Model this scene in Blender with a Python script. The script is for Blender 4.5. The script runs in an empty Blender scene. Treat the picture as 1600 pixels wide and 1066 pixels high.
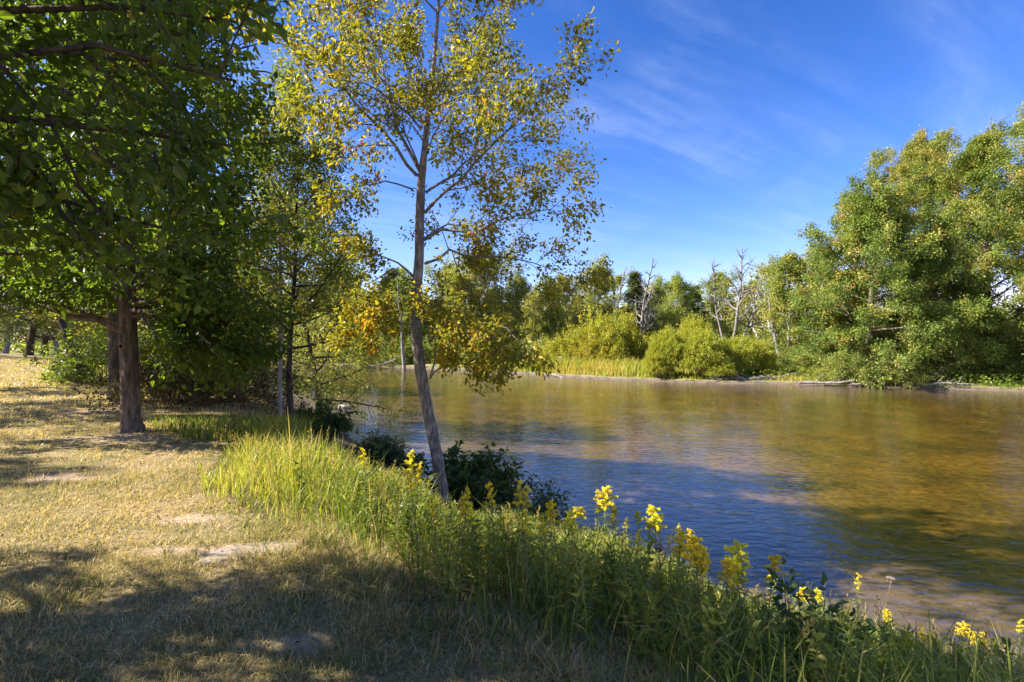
import bpy, math, random
import numpy as np
C = bpy.context.scene
COL = C.collection
R = math.radians
# ---------------------------------------------------------------- camera, sky, sun, exposure
EYE = 1.65
cam_d = bpy.data.cameras.new("camera"); cam = bpy.data.objects.new("camera", cam_d); COL.objects.link(cam)
cam.location = (0, 0, EYE); cam.rotation_euler = (R(90), 0, 0)
cam_d.lens = 18; cam_d.sensor_width = 36; cam_d.clip_start = 0.05; cam_d.clip_end = 3000
C.camera = cam
C.view_settings.view_transform = 'Standard'; C.view_settings.look = 'None'
C.view_settings.exposure = 1.74; C.view_settings.gamma = 1
SUN_EL = 38.0
SUN_DIR = np.array([-1.0, -0.06, 0.0])          # horizontal direction towards the sun
SUN_DIR /= np.linalg.norm(SUN_DIR)
W = bpy.data.worlds.new("World"); C.world = W; W.use_nodes = True
nt = W.node_tree; N = nt.nodes; L = nt.links
for n in list(N): N.remove(n)
wo = N.new('ShaderNodeOutputWorld'); bg = N.new('ShaderNodeBackground'); bg.inputs[1].default_value = 0.12
sky = N.new('ShaderNodeTexSky'); sky.sky_type = 'NISHITA'; sky.sun_disc = False
sky.sun_elevation = R(SUN_EL); sky.sun_rotation = math.atan2(SUN_DIR[0], SUN_DIR[1])
sky.air_density = 1.0; sky.dust_density = 0.35; sky.ozone_density = 3.0; sky.altitude = 200
hs = N.new('ShaderNodeHueSaturation'); hs.inputs['Hue'].default_value = 0.522; hs.inputs['Saturation'].default_value = 1.15; hs.inputs['Value'].default_value = 1.0
L.new(sky.outputs[0], hs.inputs['Color'])
tc = N.new('ShaderNodeTexCoord'); sx = N.new('ShaderNodeSeparateXYZ'); L.new(tc.outputs['Generated'], sx.inputs[0])
def wmath(op, a, b=None):
    m = N.new('ShaderNodeMath'); m.operation = op
    for i, v in enumerate((a, b)):
        if v is None: continue
        if isinstance(v, (int, float)): m.inputs[i].default_value = v
        else: L.new(v, m.inputs[i])
    return m.outputs[0]
zz = wmath('ADD', wmath('MAXIMUM', sx.outputs[2], 0.0), 0.12)
cx = wmath('DIVIDE', sx.outputs[0], zz); cy = wmath('DIVIDE', sx.outputs[1], zz)
cb = N.new('ShaderNodeCombineXYZ'); L.new(cx, cb.inputs[0]); L.new(cy, cb.inputs[1])
def cirrus(rot, scl, off, lo, hi):
    mp = N.new('ShaderNodeMapping'); mp.vector_type = 'TEXTURE'; mp.inputs['Rotation'].default_value = (0, 0, R(rot)); mp.inputs['Scale'].default_value = scl
    mp.inputs['Location'].default_value = off
    L.new(cb.outputs[0], mp.inputs[0])
    nz = N.new('ShaderNodeTexNoise'); nz.inputs['Scale'].default_value = 1.0; nz.inputs['Detail'].default_value = 9; nz.inputs['Roughness'].default_value = 0.62
    nz.inputs['Distortion'].default_value = 0.6
    L.new(mp.outputs[0], nz.inputs['Vector'])
    mr = N.new('ShaderNodeMapRange'); mr.interpolation_type = 'SMOOTHSTEP'
    mr.inputs[1].default_value = lo; mr.inputs[2].default_value = hi
    L.new(nz.outputs[0], mr.inputs[0]); return mr.outputs[0]
c1 = cirrus(28, (1.5, .32, 1), (3.2, 1.1, 0), 0.36, 0.78)
c2 = cirrus(60, (2.6, 1.5, 1), (0.3, 4.1, 0), 0.36, 0.62)
cl = wmath('MULTIPLY', wmath('MULTIPLY', c1, c2), 0.45)
mxc = N.new('ShaderNodeMix'); mxc.data_type = 'RGBA'
sep = N.new('ShaderNodeSeparateColor'); L.new(hs.outputs[0], sep.inputs[0]); comb = N.new('ShaderNodeCombineColor')
for i_, (pw, gn) in enumerate(((1.6, .335), (1.18, .475), (1.22, .485))):
    L.new(wmath('MULTIPLY', wmath('POWER', sep.outputs[i_], pw), gn), comb.inputs[i_])
L.new(cl, mxc.inputs[0]); L.new(comb.outputs[0], mxc.inputs[6]); mxc.inputs[7].default_value = (1.9, 2.3, 3.3, 1)
L.new(mxc.outputs[2], bg.inputs[0]); L.new(bg.outputs[0], wo.inputs[0])
sl = bpy.data.lights.new("sun", 'SUN'); sl.energy = 4.8; sl.angle = R(0.55); sl.color = (1.0, 0.945, 0.84)
so = bpy.data.objects.new("sun", sl); COL.objects.link(so)
from mathutils import Vector
sd = Vector((SUN_DIR[0]*math.cos(R(SUN_EL)), SUN_DIR[1]*math.cos(R(SUN_EL)), math.sin(R(SUN_EL))))
so.rotation_euler = sd.to_track_quat('Z', 'Y').to_euler(); so.location = (-30, 0, 30)
try:
    C.cycles.max_bounces = 8; C.cycles.transparent_max_bounces = 12; C.cycles.transmission_bounces = 4
    C.cycles.diffuse_bounces = 4
except Exception: pass

# ---------------------------------------------------------------- mesh helpers
def build(name, V, quads=None, tris=None, mat=None, parent=None, attrs=None, smooth=False):
    """one mesh object from numpy arrays"""
    V = np.asarray(V, np.float32); me = bpy.data.meshes.new(name)
    q = np.zeros((0, 4), np.int32) if quads is None else np.asarray(quads, np.int32)
    t = np.zeros((0, 3), np.int32) if tris is None else np.asarray(tris, np.int32)
    me.vertices.add(len(V)); me.vertices.foreach_set('co', V.ravel())
    loops = np.concatenate([q.ravel(), t.ravel()]); me.loops.add(len(loops)); me.loops.foreach_set('vertex_index', loops)
    tot = np.concatenate([np.full(len(q), 4, np.int32), np.full(len(t), 3, np.int32)])
    st = np.concatenate([[0], np.cumsum(tot)[:-1]]).astype(np.int32) if len(tot) else tot
    me.polygons.add(len(tot)); me.polygons.foreach_set('loop_start', st); me.polygons.foreach_set('loop_total', tot)
    me.polygons.foreach_set('use_smooth', np.full(len(tot), smooth, bool))
    me.update(calc_edges=True)
    for k, a in (attrs or {}).items():
        at = me.attributes.new(k, 'FLOAT', 'POINT'); at.data.foreach_set('value', np.asarray(a, np.float32))
    if mat: me.materials.append(mat)
    o = bpy.data.objects.new(name, me); COL.objects.link(o)
    if parent: o.parent = parent
    return o
def tag(o, label=None, cat=None, group=None, kind=None):
    if label: o['label'] = label
    if cat: o['category'] = cat
    if group: o['group'] = group
    if kind: o['kind'] = kind
    return o
def empty(name, loc, label, cat, group=None, rz=0.0, sc=1.0):
    o = bpy.data.objects.new(name, None); COL.objects.link(o); o.location = tuple(float(v) for v in loc)
    o.rotation_euler = (0, 0, rz); o.scale = (sc, sc, sc) if not isinstance(sc, tuple) else sc
    return tag(o, label, cat, group)
def dup(root, loc, rz=0.0, sc=1.0, label=None, group=None, tilt=(0, 0)):
    r = root.copy(); COL.objects.link(r); r.location = tuple(float(v) for v in loc); r.rotation_euler = (tilt[0], tilt[1], rz)
    r.scale = (sc, sc, sc) if not isinstance(sc, tuple) else sc
    if label: r['label'] = label
    if group: r['group'] = group
    for ch in list(root.children):
        c = ch.copy(); COL.objects.link(c); c.parent = r
    return r
def nrm(a):
    a = np.asarray(a, float); return a / (np.linalg.norm(a, axis=-1, keepdims=True) + 1e-9)

class Geo:
    def __init__(s): s.v = []; s.q = []; s.t = []; s.n = 0; s.a = []
    def add(s, v, q=None, t=None, a=0.5):
        v = np.asarray(v, float); s.v.append(v)
        if q is not None and len(q): s.q.append(np.asarray(q) + s.n)
        if t is not None and len(t): s.t.append(np.asarray(t) + s.n)
        s.a.append(np.full(len(v), a) if np.isscalar(a) else np.asarray(a)); s.n += len(v)
    def tube(s, pts, rad, sides=6, a=0.5, cap=True, rough=0.0, rng=None):
        pts = np.asarray(pts, float); rad = np.asarray(rad, float); n = len(pts)
        tan = nrm(np.gradient(pts, axis=0))
        ref = np.array([0, 0, 1.0]) if abs(tan[0, 2]) < 0.8 else np.array([1.0, 0, 0])
        u = nrm(np.cross(tan, ref)); w = np.cross(tan, u)
        th = np.linspace(0, 2*np.pi, sides, endpoint=False)
        rr = rad[:, None] * np.ones(sides)[None]
        if rough and rng is not None: rr = rr * (1 + rng.normal(0, rough, rr.shape))
        P = pts[:, None] + rr[..., None]*(np.cos(th)[None, :, None]*u[:, None] + np.sin(th)[None, :, None]*w[:, None])
        i = np.arange(n-1)[:, None]*sides; j = np.arange(sides)[None]; j2 = (j+1) % sides
        q = np.stack([i+j, i+j2, i+sides+j2, i+sides+j], -1).reshape(-1, 4)
        s.add(P.reshape(-1, 3), q, None, a)
    def build(s, name, mat, parent=None, smooth=False):
        if not s.v: return None
        return build(name, np.concatenate(s.v), np.concatenate(s.q) if s.q else None, np.concatenate(s.t) if s.t else None,
                     mat, parent, {'tint': np.concatenate(s.a)}, smooth)

# ---------------------------------------------------------------- terrain shape
WATER = -1.6
SHORE = np.array([(300,-240),(60,-45),(30,-16),(14,-3),(7.4,2.0),(5.3,4.0),(4.3,5.0),(3.2,6.2),(1.8,7.8),(.4,9.2),(-1,10.8),(-3,13.5),(-5.0,16.5),(-6.8,20),(-10,27),(-18,38),(-30,52),(-48,64),(-90,80),(-400,100)], float)
FAR = np.array([(-400,112),(-90,93),(-50,78),(-29,71),(-20,67),(-4,55),(1.2,50),(5,45.5),(8,43),(13,40.3),(16,39.0),(19.4,38.8),(23.2,37.1),(32.9,32.9),(45,27),(80,5),(340,-190)], float)
EDGE = np.array([(250,-240),(50,-50),(8,-6),(4,-1.6),(1.5,1.2),(.3,2.4),(-.83,3.3),(-1.67,4.04),(-2.8,5.2),(-3.9,6.7),(-5.0,9),(-6.2,11.5),(-8,15),(-11,20),(-16,28),(-24,40),(-36,54),(-60,68),(-400,90)], float)
def pdist(P, line):
    d = np.full(len(P), 1e9)
    for a, b in zip(line[:-1], line[1:]):
        ab = b-a; t = np.clip(((P-a) @ ab)/(ab @ ab), 0, 1); d = np.minimum(d, np.linalg.norm(P-(a+t[:, None]*ab), axis=1))
    return d
def inside(P, poly):
    x, y = P[:, 0], P[:, 1]; r = np.zeros(len(P), bool)
    for (x1, y1), (x2, y2) in zip(poly, np.roll(poly, -1, 0)):
        if y1 == y2: continue
        c = ((y1 > y) != (y2 > y)) & (x < (x2-x1)*(y-y1)/(y2-y1)+x1); r ^= c
    return r
RIVER = np.concatenate([SHORE, FAR]); LAWN = np.concatenate([EDGE, [(-900, 90), (-900, -600), (250, -600)]])
_r = np.random.RandomState(5); _k = _r.normal(0, 1, (14, 2)); _p = _r.uniform(0, 6.28, 14)
def wob(x, y, f):                                # smooth pseudo noise in [-1,1]
    s = 0
    for (a, b), p in zip(_k[:7], _p): s = s + np.sin(f*(a*x+b*y)+p)
    for (a, b), p in zip(_k[7:], _p[7:]): s = s + 0.5*np.sin(2.1*f*(a*x+b*y)+p)
    return s/5.0
def sstep(a, b, x): t = np.clip((x-a)/(b-a), 0, 1); return t*t*(3-2*t)
def terrain(x, y, full=False):
    x = np.atleast_1d(np.asarray(x, float)); y = np.atleast_1d(np.asarray(y, float)); P = np.stack([x, y], 1)
    lawn = inside(P, LAWN); riv = inside(P, RIVER)
    dE = pdist(P, EDGE); dS = pdist(P, SHORE); dF = pdist(P, FAR)
    near = dS < dF
    t = dE/(dE+dS+1e-6)
    z = np.zeros(len(x))
    bank = (~lawn) & (~riv) & near
    z[bank] = (-1.6*(0.25*t+0.75*(t*t*(3-2*t)) ))[bank] + 0.04*(wob(x, y, 2.0)*t*(1-t)*4)[bank]
    z[lawn] = (0.015*wob(x, y, 1.3)+0.55*sstep(14, 45, -x)*sstep(16, 40, y)*sstep(3, 14, dE))[lawn]
    dr = np.minimum(dS, dF)
    z[riv] = (-1.6-0.02-0.45*sstep(0, 10, dr)-0.20*np.minimum(dr, 1)+0.035*wob(x, y, 1.7)*sstep(0, 4, dr))[riv]
    fb = (~riv) & (~near)
    z[fb] = (-1.6+0.22*sstep(0.0, 0.5, dF)+0.18*sstep(1.0, 3.0, dF)+0.9*sstep(4, 60, dF)+0.05*wob(x, y, .8)*sstep(1, 4, dF))[fb]
    if full: return z, lawn, riv, bank, t, dE, dS, dF
    return z
def gz(x, y): return float(terrain([x], [y])[0])
def X(px, d): return (px-800)/800*d               # a photo column at a given distance
def ZZ(py, d): return EYE-(py-533)/800*d

# ---------------------------------------------------------------- materials
def new_mat(name):
    m = bpy.data.materials.new(name); m.use_nodes = True; t = m.node_tree
    for n in list(t.nodes): t.nodes.remove(n)
    return m, t.nodes, t.links
def ramp(N, L, fac, stops, interp='LINEAR'):
    r = N.new('ShaderNodeValToRGB'); e = r.color_ramp.elements; r.color_ramp.interpolation = interp
    while len(e) < len(stops): e.new(0.5)
    for k, (p, c) in enumerate(stops): e[k].position = p; e[k].color = (*c, 1)
    L.new(fac, r.inputs[0]); return r.outputs[0]
def noise(N, L, scale, detail=5, rough=0.55, vec=None, dist=0.0, mapscale=None, coord='Object'):
    n = N.new('ShaderNodeTexNoise'); n.inputs['Scale'].default_value = scale; n.inputs['Detail'].default_value = detail
    n.inputs['Roughness'].default_value = rough; n.inputs['Distortion'].default_value = dist
    if vec is None:
        tc = N.new('ShaderNodeTexCoord'); vec = tc.outputs[coord]
    if mapscale:
        mp = N.new('ShaderNodeMapping'); mp.inputs['Scale'].default_value = mapscale; L.new(vec, mp.inputs[0]); vec = mp.outputs[0]
    L.new(vec, n.inputs['Vector']); return n.outputs[0]
def mixc(N, L, f, a, b, mode='MIX'):
    m = N.new('ShaderNodeMix'); m.data_type = 'RGBA'; m.blend_type = mode
    for i, v in ((0, f), (6, a), (7, b)):
        if isinstance(v, (int, float)): m.inputs[i].default_value = v
        elif isinstance(v, tuple): m.inputs[i].default_value = (*v, 1)
        else: L.new(v, m.inputs[i])
    return m.outputs[2]
def foliage(name, stops, trans=0.42, gloss=0.25, tgain=1.5, hue=0.012, rough=0.45):
    m, N, L = new_mat(name)
    at = N.new('ShaderNodeAttribute'); at.attribute_name = 'tint'
    col = ramp(N, L, at.outputs['Fac'], stops)
    oi = N.new('ShaderNodeObjectInfo'); h = N.new('ShaderNodeHueSaturation')
    mr = N.new('ShaderNodeMapRange'); mr.inputs[3].default_value = 0.5-hue; mr.inputs[4].default_value = 0.5+hue
    L.new(oi.outputs['Random'], mr.inputs[0]); L.new(mr.outputs[0], h.inputs['Hue']); L.new(col, h.inputs['Color'])
    col = h.outputs[0]
    p = N.new('ShaderNodeBsdfPrincipled'); L.new(col, p.inputs['Base Color']); p.inputs['Roughness'].default_value = rough
    p.inputs['Specular IOR Level'].default_value = gloss
    t = N.new('ShaderNodeBsdfTranslucent'); g = mixc(N, L, 1.0, col, (tgain, tgain*1.02, tgain*0.42), 'MULTIPLY'); L.new(g, t.inputs[0])
    mx = N.new('ShaderNodeMixShader'); mx.inputs[0].default_value = trans
    L.new(p.outputs[0], mx.inputs[1]); L.new(t.outputs[0], mx.inputs[2])
    o = N.new('ShaderNodeOutputMaterial'); L.new(mx.outputs[0], o.inputs[0]); return m
def bark(name, c1, c2, scale=14, strength=0.5, patch=None):
    m, N, L = new_mat(name)
    n1 = noise(N, L, scale, 8, 0.65, mapscale=(1, 1, 0.22)); n2 = noise(N, L, scale*0.3, 4, 0.5)
    col = ramp(N, L, n1, [(0.38, c1), (0.62, c2)])
    if patch: col = mixc(N, L, ramp(N, L, n2, [(0.5, (0, 0, 0)), (0.62, (1, 1, 1))]), col, patch)
    p = N.new('ShaderNodeBsdfPrincipled'); L.new(col, p.inputs['Base Color']); p.inputs['Roughness'].default_value = 0.9
    p.inputs['Specular IOR Level'].default_value = 0.15
    b = N.new('ShaderNodeBump'); b.inputs['Strength'].default_value = strength; b.inputs['Distance'].default_value = 0.03
    L.new(n1, b.inputs['Height']); L.new(b.outputs[0], p.inputs['Normal'])
    o = N.new('ShaderNodeOutputMaterial'); L.new(p.outputs[0], o.inputs[0]); return m
M = {}
M['near_leaf'] = foliage('near_leaf', [(0, (.030, .052, .007)), (.6, (.052, .082, .010)), (.93, (.12, .135, .013)), (1, (.24, .17, .02))], .56, .4, 3.6)
M['maple_leaf'] = foliage('maple_leaf', [(0, (.045, .070, .009)), (.7, (.078, .110, .013)), (.95, (.14, .155, .018)), (1, (.22, .16, .02))], .50, .3, 2.8)
M['dark_leaf'] = foliage('dark_leaf', [(0, (.022, .048, .012)), (.8, (.038, .072, .015)), (1, (.07, .10, .02))], .35, .3, 1.5)
M['poplar_leaf'] = foliage('poplar_leaf', [(0, (.10, .112, .014)), (.42, (.22, .195, .020)), (.76, (.35, .265, .024)), (.92, (.44, .26, .020)), (1, (.42, .10, .02))], .46, .25, 1.55)
M['aspen_leaf'] = foliage('aspen_leaf', [(0, (.12, .16, .025)), (.6, (.21, .24, .035)), (.9, (.34, .31, .045)), (1, (.40, .27, .04))], .42, .35, 1.7)
M['silver_leaf'] = foliage('silver_leaf', [(0, (.095, .14, .026)), (.5, (.185, .235, .044)), (.82, (.33, .34, .068)), (.95, (.50, .40, .12)), (1, (.42, .20, .09))], .38, .2, 1.5)
M['wood_leaf'] = foliage('wood_leaf', [(0, (.15, .18, .05)), (.5, (.26, .28, .07)), (.9, (.40, .37, .09)), (1, (.48, .34, .09))], .42, .2, 1.6, .02)
M['pale_leaf'] = foliage('pale_leaf', [(0, (.16, .185, .045)), (.6, (.28, .29, .06)), (1, (.46, .36, .08))], .40, .25, 1.5, .018)
M['pine_leaf'] = foliage('pine_leaf', [(0, (.085, .115, .045)), (.7, (.16, .19, .068)), (1, (.24, .26, .08))], .18, .2, 1.2)
M['yellow_leaf'] = foliage('yellow_leaf', [(0, (.22, .23, .022)), (.5, (.40, .37, .030)), (.85, (.46, .39, .035)), (1, (.50, .27, .05))], .40, .25, 1.4)
M['willow_leaf'] = foliage('willow_leaf', [(0, (.20, .22, .025)), (.6, (.33, .34, .036)), (1, (.45, .40, .05))], .40, .25, 1.5)
M['bush_leaf'] = foliage('bush_leaf', [(0, (.045, .078, .018)), (.7, (.085, .13, .026)), (1, (.10, .13, .03))], .40, .35, 1.6)
M['brown_leaf'] = foliage('brown_leaf', [(0, (.045, .045, .018)), (.5, (.095, .078, .028)), (.9, (.14, .10, .045)), (1, (.20, .12, .06))], .32, .15, 1.4)
M['green_sapling_leaf'] = foliage('green_sapling_leaf', [(0, (.11, .16, .025)), (1, (.24, .28, .04))], .45, .3, 1.6)
M['weed_leaf'] = foliage('weed_leaf', [(0, (.09, .125, .020)), (.5, (.19, .22, .038)), (.85, (.32, .32, .07)), (1, (.40, .26, .10))], .42, .25, 1.6)
M['rod_leaf'] = foliage('rod_leaf', [(0, (.11, .15, .028)), (1, (.26, .28, .07))], .42, .25, 1.6)
M['flower'] = foliage('flower', [(0, (.62, .52, .03)), (1, (.92, .80, .06))], .35, .1, 1.2)
M['tall_grass'] = foliage('tall_grass', [(0, (.08, .125, .020)), (.35, (.17, .21, .028)), (.62, (.33, .33, .045)), (.85, (.46, .37, .13)), (1, (.38, .24, .11))], .45, .25, 1.5)
M['lawn_grass'] = foliage('lawn_grass', [(0, (.075, .100, .024)), (.3, (.19, .19, .055)), (.5, (.46, .345, .13)), (.8, (.74, .54, .31)), (1, (.55, .35, .20))], .34, .2, 1.25)
M['reed'] = foliage('reed', [(0, (.10, .17, .02)), (.4, (.24, .28, .035)), (.75, (.44, .37, .06)), (1, (.45, .30, .12))], .40, .2, 1.4)
M['bark'] = bark('bark', (.055, .042, .032), (.20, .155, .115), 16, .9)
M['dark_bark'] = bark('dark_bark', (.028, .021, .016), (.10, .078, .06), 20, .8)
M['poplar_bark'] = bark('poplar_bark', (.075, .062, .052), (.34, .305, .27), 26, 1.0, (.15, .13, .11))
M['grey_bark'] = bark('grey_bark', (.17, .155, .135), (.34, .32, .29), 22, .3)
M['pale_bark'] = bark('pale_bark', (.28, .25, .22), (.56, .53, .48), 6, .3)
M['drift'] = bark('drift', (.12, .10, .085), (.34, .30, .26), 10, .5)
M['stem'] = bark('stem', (.09, .11, .035), (.19, .19, .07), 40, .1)
M['dry_stem'] = bark('dry_stem', (.16, .11, .06), (.34, .25, .15), 40, .1)
M['seed'] = bark('seed', (.22, .17, .12), (.50, .43, .34), 60, .2)
def stone_mat(name, c1, c2, sc):
    m, N, L = new_mat(name); n = noise(N, L, sc, 9, .7); col = ramp(N, L, n, [(.3, c1), (.7, c2)])
    p = N.new('ShaderNodeBsdfPrincipled'); L.new(col, p.inputs['Base Color']); p.inputs['Roughness'].default_value = .9
    b = N.new('ShaderNodeBump'); b.inputs['Strength'].default_value = .7; b.inputs['Distance'].default_value = .02
    L.new(n, b.inputs['Height']); L.new(b.outputs[0], p.inputs['Normal'])
    o = N.new('ShaderNodeOutputMaterial'); L.new(p.outputs[0], o.inputs[0]); return m
M['slab'] = stone_mat('slab', (.20, .15, .11), (.44, .35, .27), 24)
M['rock'] = stone_mat('rock', (.12, .10, .085), (.34, .30, .26), 8)

# ground: lawn soil and thatch, bank earth, river bed, shore sand: one sheet
def ground_mat():
    m, N, L = new_mat('ground_earth')
    a = N.new('ShaderNodeAttribute'); a.attribute_name = 'zone'      # 0 lawn, 1 bank, 2 river bed, 3 far bank
    b = N.new('ShaderNodeAttribute'); b.attribute_name = 'bare'
    dd = N.new('ShaderNodeAttribute'); dd.attribute_name = 'shoredist'
    f1 = noise(N, L, 1.1, 8, .62); f2 = noise(N, L, 26, 9, .7); f3 = noise(N, L, 140, 4, .6)
    lawn = mixc(N, L, ramp(N, L, f1, [(.40, (0, 0, 0)), (.64, (1, 1, 1))]), (.33, .25, .14), (.15, .14, .06))
    lawn = mixc(N, L, .65, lawn, ramp(N, L, f2, [(.30, (.35, .31, .24)), (.65, (1.25, 1.2, 1.1))]), 'MULTIPLY')
    bareC = ramp(N, L, f2, [(.3, (.30, .205, .135)), (.7, (.56, .42, .31))])
    lawn = mixc(N, L, b.outputs['Fac'], lawn, bareC)
    bank = ramp(N, L, f2, [(.3, (.060, .045, .026)), (.7, (.17, .135, .07))])
    # bed: golden gravel with dark weed patches, pink sand near the edge
    g1 = noise(N, L, .55, 6, .6, mapscale=(1, .8, 1)); vor = N.new('ShaderNodeTexVoronoi'); vor.inputs['Scale'].default_value = 9.0
    tc = N.new('ShaderNodeTexCoord'); L.new(tc.outputs['Object'], vor.inputs['Vector'])
    bed = ramp(N, L, g1, [(.28, (.055, .040, .010)), (.45, (.112, .077, .014)), (.60, (.160, .105, .018)), (.78, (.22, .152, .032))])
    bed = mixc(N, L, .8, bed, ramp(N, L, vor.outputs['Color'], [(.1, (.40, .38, .36)), (.9, (1.6, 1.5, 1.35))]), 'MULTIPLY')
    bed = mixc(N, L, .7, bed, ramp(N, L, f2, [(.3, (.55, .52, .45)), (.7, (1.25, 1.2, 1.1))]), 'MULTIPLY')
    sand = ramp(N, L, f2, [(.3, (.10, .074, .058)), (.7, (.20, .152, .122))])
    sf = N.new('ShaderNodeMapRange'); sf.inputs[1].default_value = .8; sf.inputs[2].default_value = 4.5
    L.new(dd.outputs['Fac'], sf.inputs[0]); bed = mixc(N, L, sf.outputs[0], sand, bed)
    far = mixc(N, L, ramp(N, L, f1, [(.40, (0, 0, 0)), (.60, (1, 1, 1))]), (.14, .15, .05), (.26, .21, .10))
    sf2 = N.new('ShaderNodeMapRange'); sf2.inputs[1].default_value = .25; sf2.inputs[2].default_value = .5
    L.new(dd.outputs['Fac'], sf2.inputs[0]); far = mixc(N, L, sf2.outputs[0], mixc(N, L, ramp(N, L, f1, [(.42, (0, 0, 0)), (.58, (1, 1, 1))]), (.10, .075, .05), sand), far)
    def step(k):
        r = N.new('ShaderNodeMapRange'); r.inputs[1].default_value = k-.6; r.inputs[2].default_value = k-.4; L.new(a.outputs['Fac'], r.inputs[0]); return r.outputs[0]
    c = mixc(N, L, step(1), lawn, bank); c = mixc(N, L, step(2), c, bed); c = mixc(N, L, step(3), c, far)
    p = N.new('ShaderNodeBsdfPrincipled'); L.new(c, p.inputs['Base Color']); p.inputs['Roughness'].default_value = .95; p.inputs['Specular IOR Level'].default_value = .1
    bm = N.new('ShaderNodeBump'); bm.inputs['Strength'].default_value = .8; bm.inputs['Distance'].default_value = .03
    L.new(f2, bm.inputs['Height']); L.new(bm.outputs[0], p.inputs['Normal'])
    o = N.new('ShaderNodeOutputMaterial'); L.new(p.outputs[0], o.inputs[0]); return m
BARE = [(-3.05, 4.75, .36, .15), (-9.6, 12.0, 1.5, .5), (-6.6, 8.7, .9, .45), (-2.6, 4.05, .5, .10), (-9.8, 13.6, .9, .5), (-5.4, 6.2, .5, .25), (-1.2, 2.8, .3, .12)]
def bareness(x, y):
    b = np.zeros(len(x))
    for (bx, by, rx, ry) in BARE:
        b = np.maximum(b, 1-sstep(.2, 1.3, np.sqrt(((x-bx)/rx)**2+((y-by)/ry)**2)+.4*wob(x, y, 7)))
    return b
def make_ground():
    def axis(lo, hi, n, c, k):
        u = np.linspace(math.asinh((lo-c)*k), math.asinh((hi-c)*k), n); return np.sinh(u)/k+c
    xs = axis(-700, 700, 620, 0, .22); ys = axis(-60, 900, 620, 6, .2)
    Xg, Yg = np.meshgrid(xs, ys); x = Xg.ravel(); y = Yg.ravel()
    z, lawn, riv, bank, t, dE, dS, dF = terrain(x, y, True)
    z = z + np.where(riv, 0, .012*wob(x, y, 9))
    zone = np.where(lawn, 0, np.where(riv, 2, np.where(bank, 1, 3))).astype(float)
    zone = np.where(bank & (t > .985), 2, zone)
    n = len(xs); i = (np.arange(len(ys)-1)[:, None]*n+np.arange(n-1)[None]).ravel(); q = np.stack([i, i+1, i+n+1, i+n], 1)
    g = build('ground', np.stack([x, y, z], 1), q, None, ground_mat(), None, {'zone': zone, 'bare': bareness(x, y)*lawn, 'shoredist': np.maximum(np.minimum(dS, dF)-(3.0*sstep(7.5, 3, x-.15*y)*sstep(26, 14, y)*(1+.3*wob(x, y, .9)))*riv, np.where(riv, 0, -1))}, True)
    tag(g, kind='structure')
make_ground()
def make_water():
    m, N, L = new_mat('river_water')
    tc = N.new('ShaderNodeTexCoord')
    a = noise(N, L, 2.6, 1.6, .5, tc.outputs['Object'], .4, (1, 1.9, 1))
    b = noise(N, L, .5, 1.5, .45, tc.outputs['Object'], .2, (1, 1.5, 1))
    c = noise(N, L, 8.0, 1.5, .5, tc.outputs['Object'], .3, (1, 1.6, 1))
    def mm(op, u, v):
        k = N.new('ShaderNodeMath'); k.operation = op
        for i, w in enumerate((u, v)):
            if isinstance(w, (int, float)): k.inputs[i].default_value = w
            else: L.new(w, k.inputs[i])
        return k.outputs[0]
    h = mm('ADD', mm('ADD', mm('MULTIPLY', a, .017), mm('MULTIPLY', b, .014)), mm('MULTIPLY', c, .0052))
    bp = N.new('ShaderNodeBump'); bp.inputs['Strength'].default_value = 1.0; bp.inputs['Distance'].default_value = 1.0
    L.new(h, bp.inputs['Height'])
    fr = N.new('ShaderNodeLayerWeight'); fr.inputs[0].default_value = .5; L.new(bp.outputs[0], fr.inputs['Normal'])
    fres = mm('ADD', mm('MULTIPLY', mm('POWER', fr.outputs['Facing'], 4.1), .97), .05)
    tr = N.new('ShaderNodeBsdfTransparent'); tr.inputs[0].default_value = (.95, .90, .74, 1)
    gl = N.new('ShaderNodeBsdfGlossy'); gl.inputs['Roughness'].default_value = .025; L.new(bp.outputs[0], gl.inputs['Normal'])
    mx = N.new('ShaderNodeMixShader'); L.new(fres, mx.inputs[0]); L.new(tr.outputs[0], mx.inputs[1]); L.new(gl.outputs[0], mx.inputs[2])
    o = N.new('ShaderNodeOutputMaterial'); L.new(mx.outputs[0], o.inputs[0])
    P = RIVER.copy()
    w = build('river_water', [(-450, -280, WATER), (400, -280, WATER), (400, 140, WATER), (-450, 140, WATER)], [(0, 1, 2, 3)], None, m)
    tag(w, kind='structure')
make_water()

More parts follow.
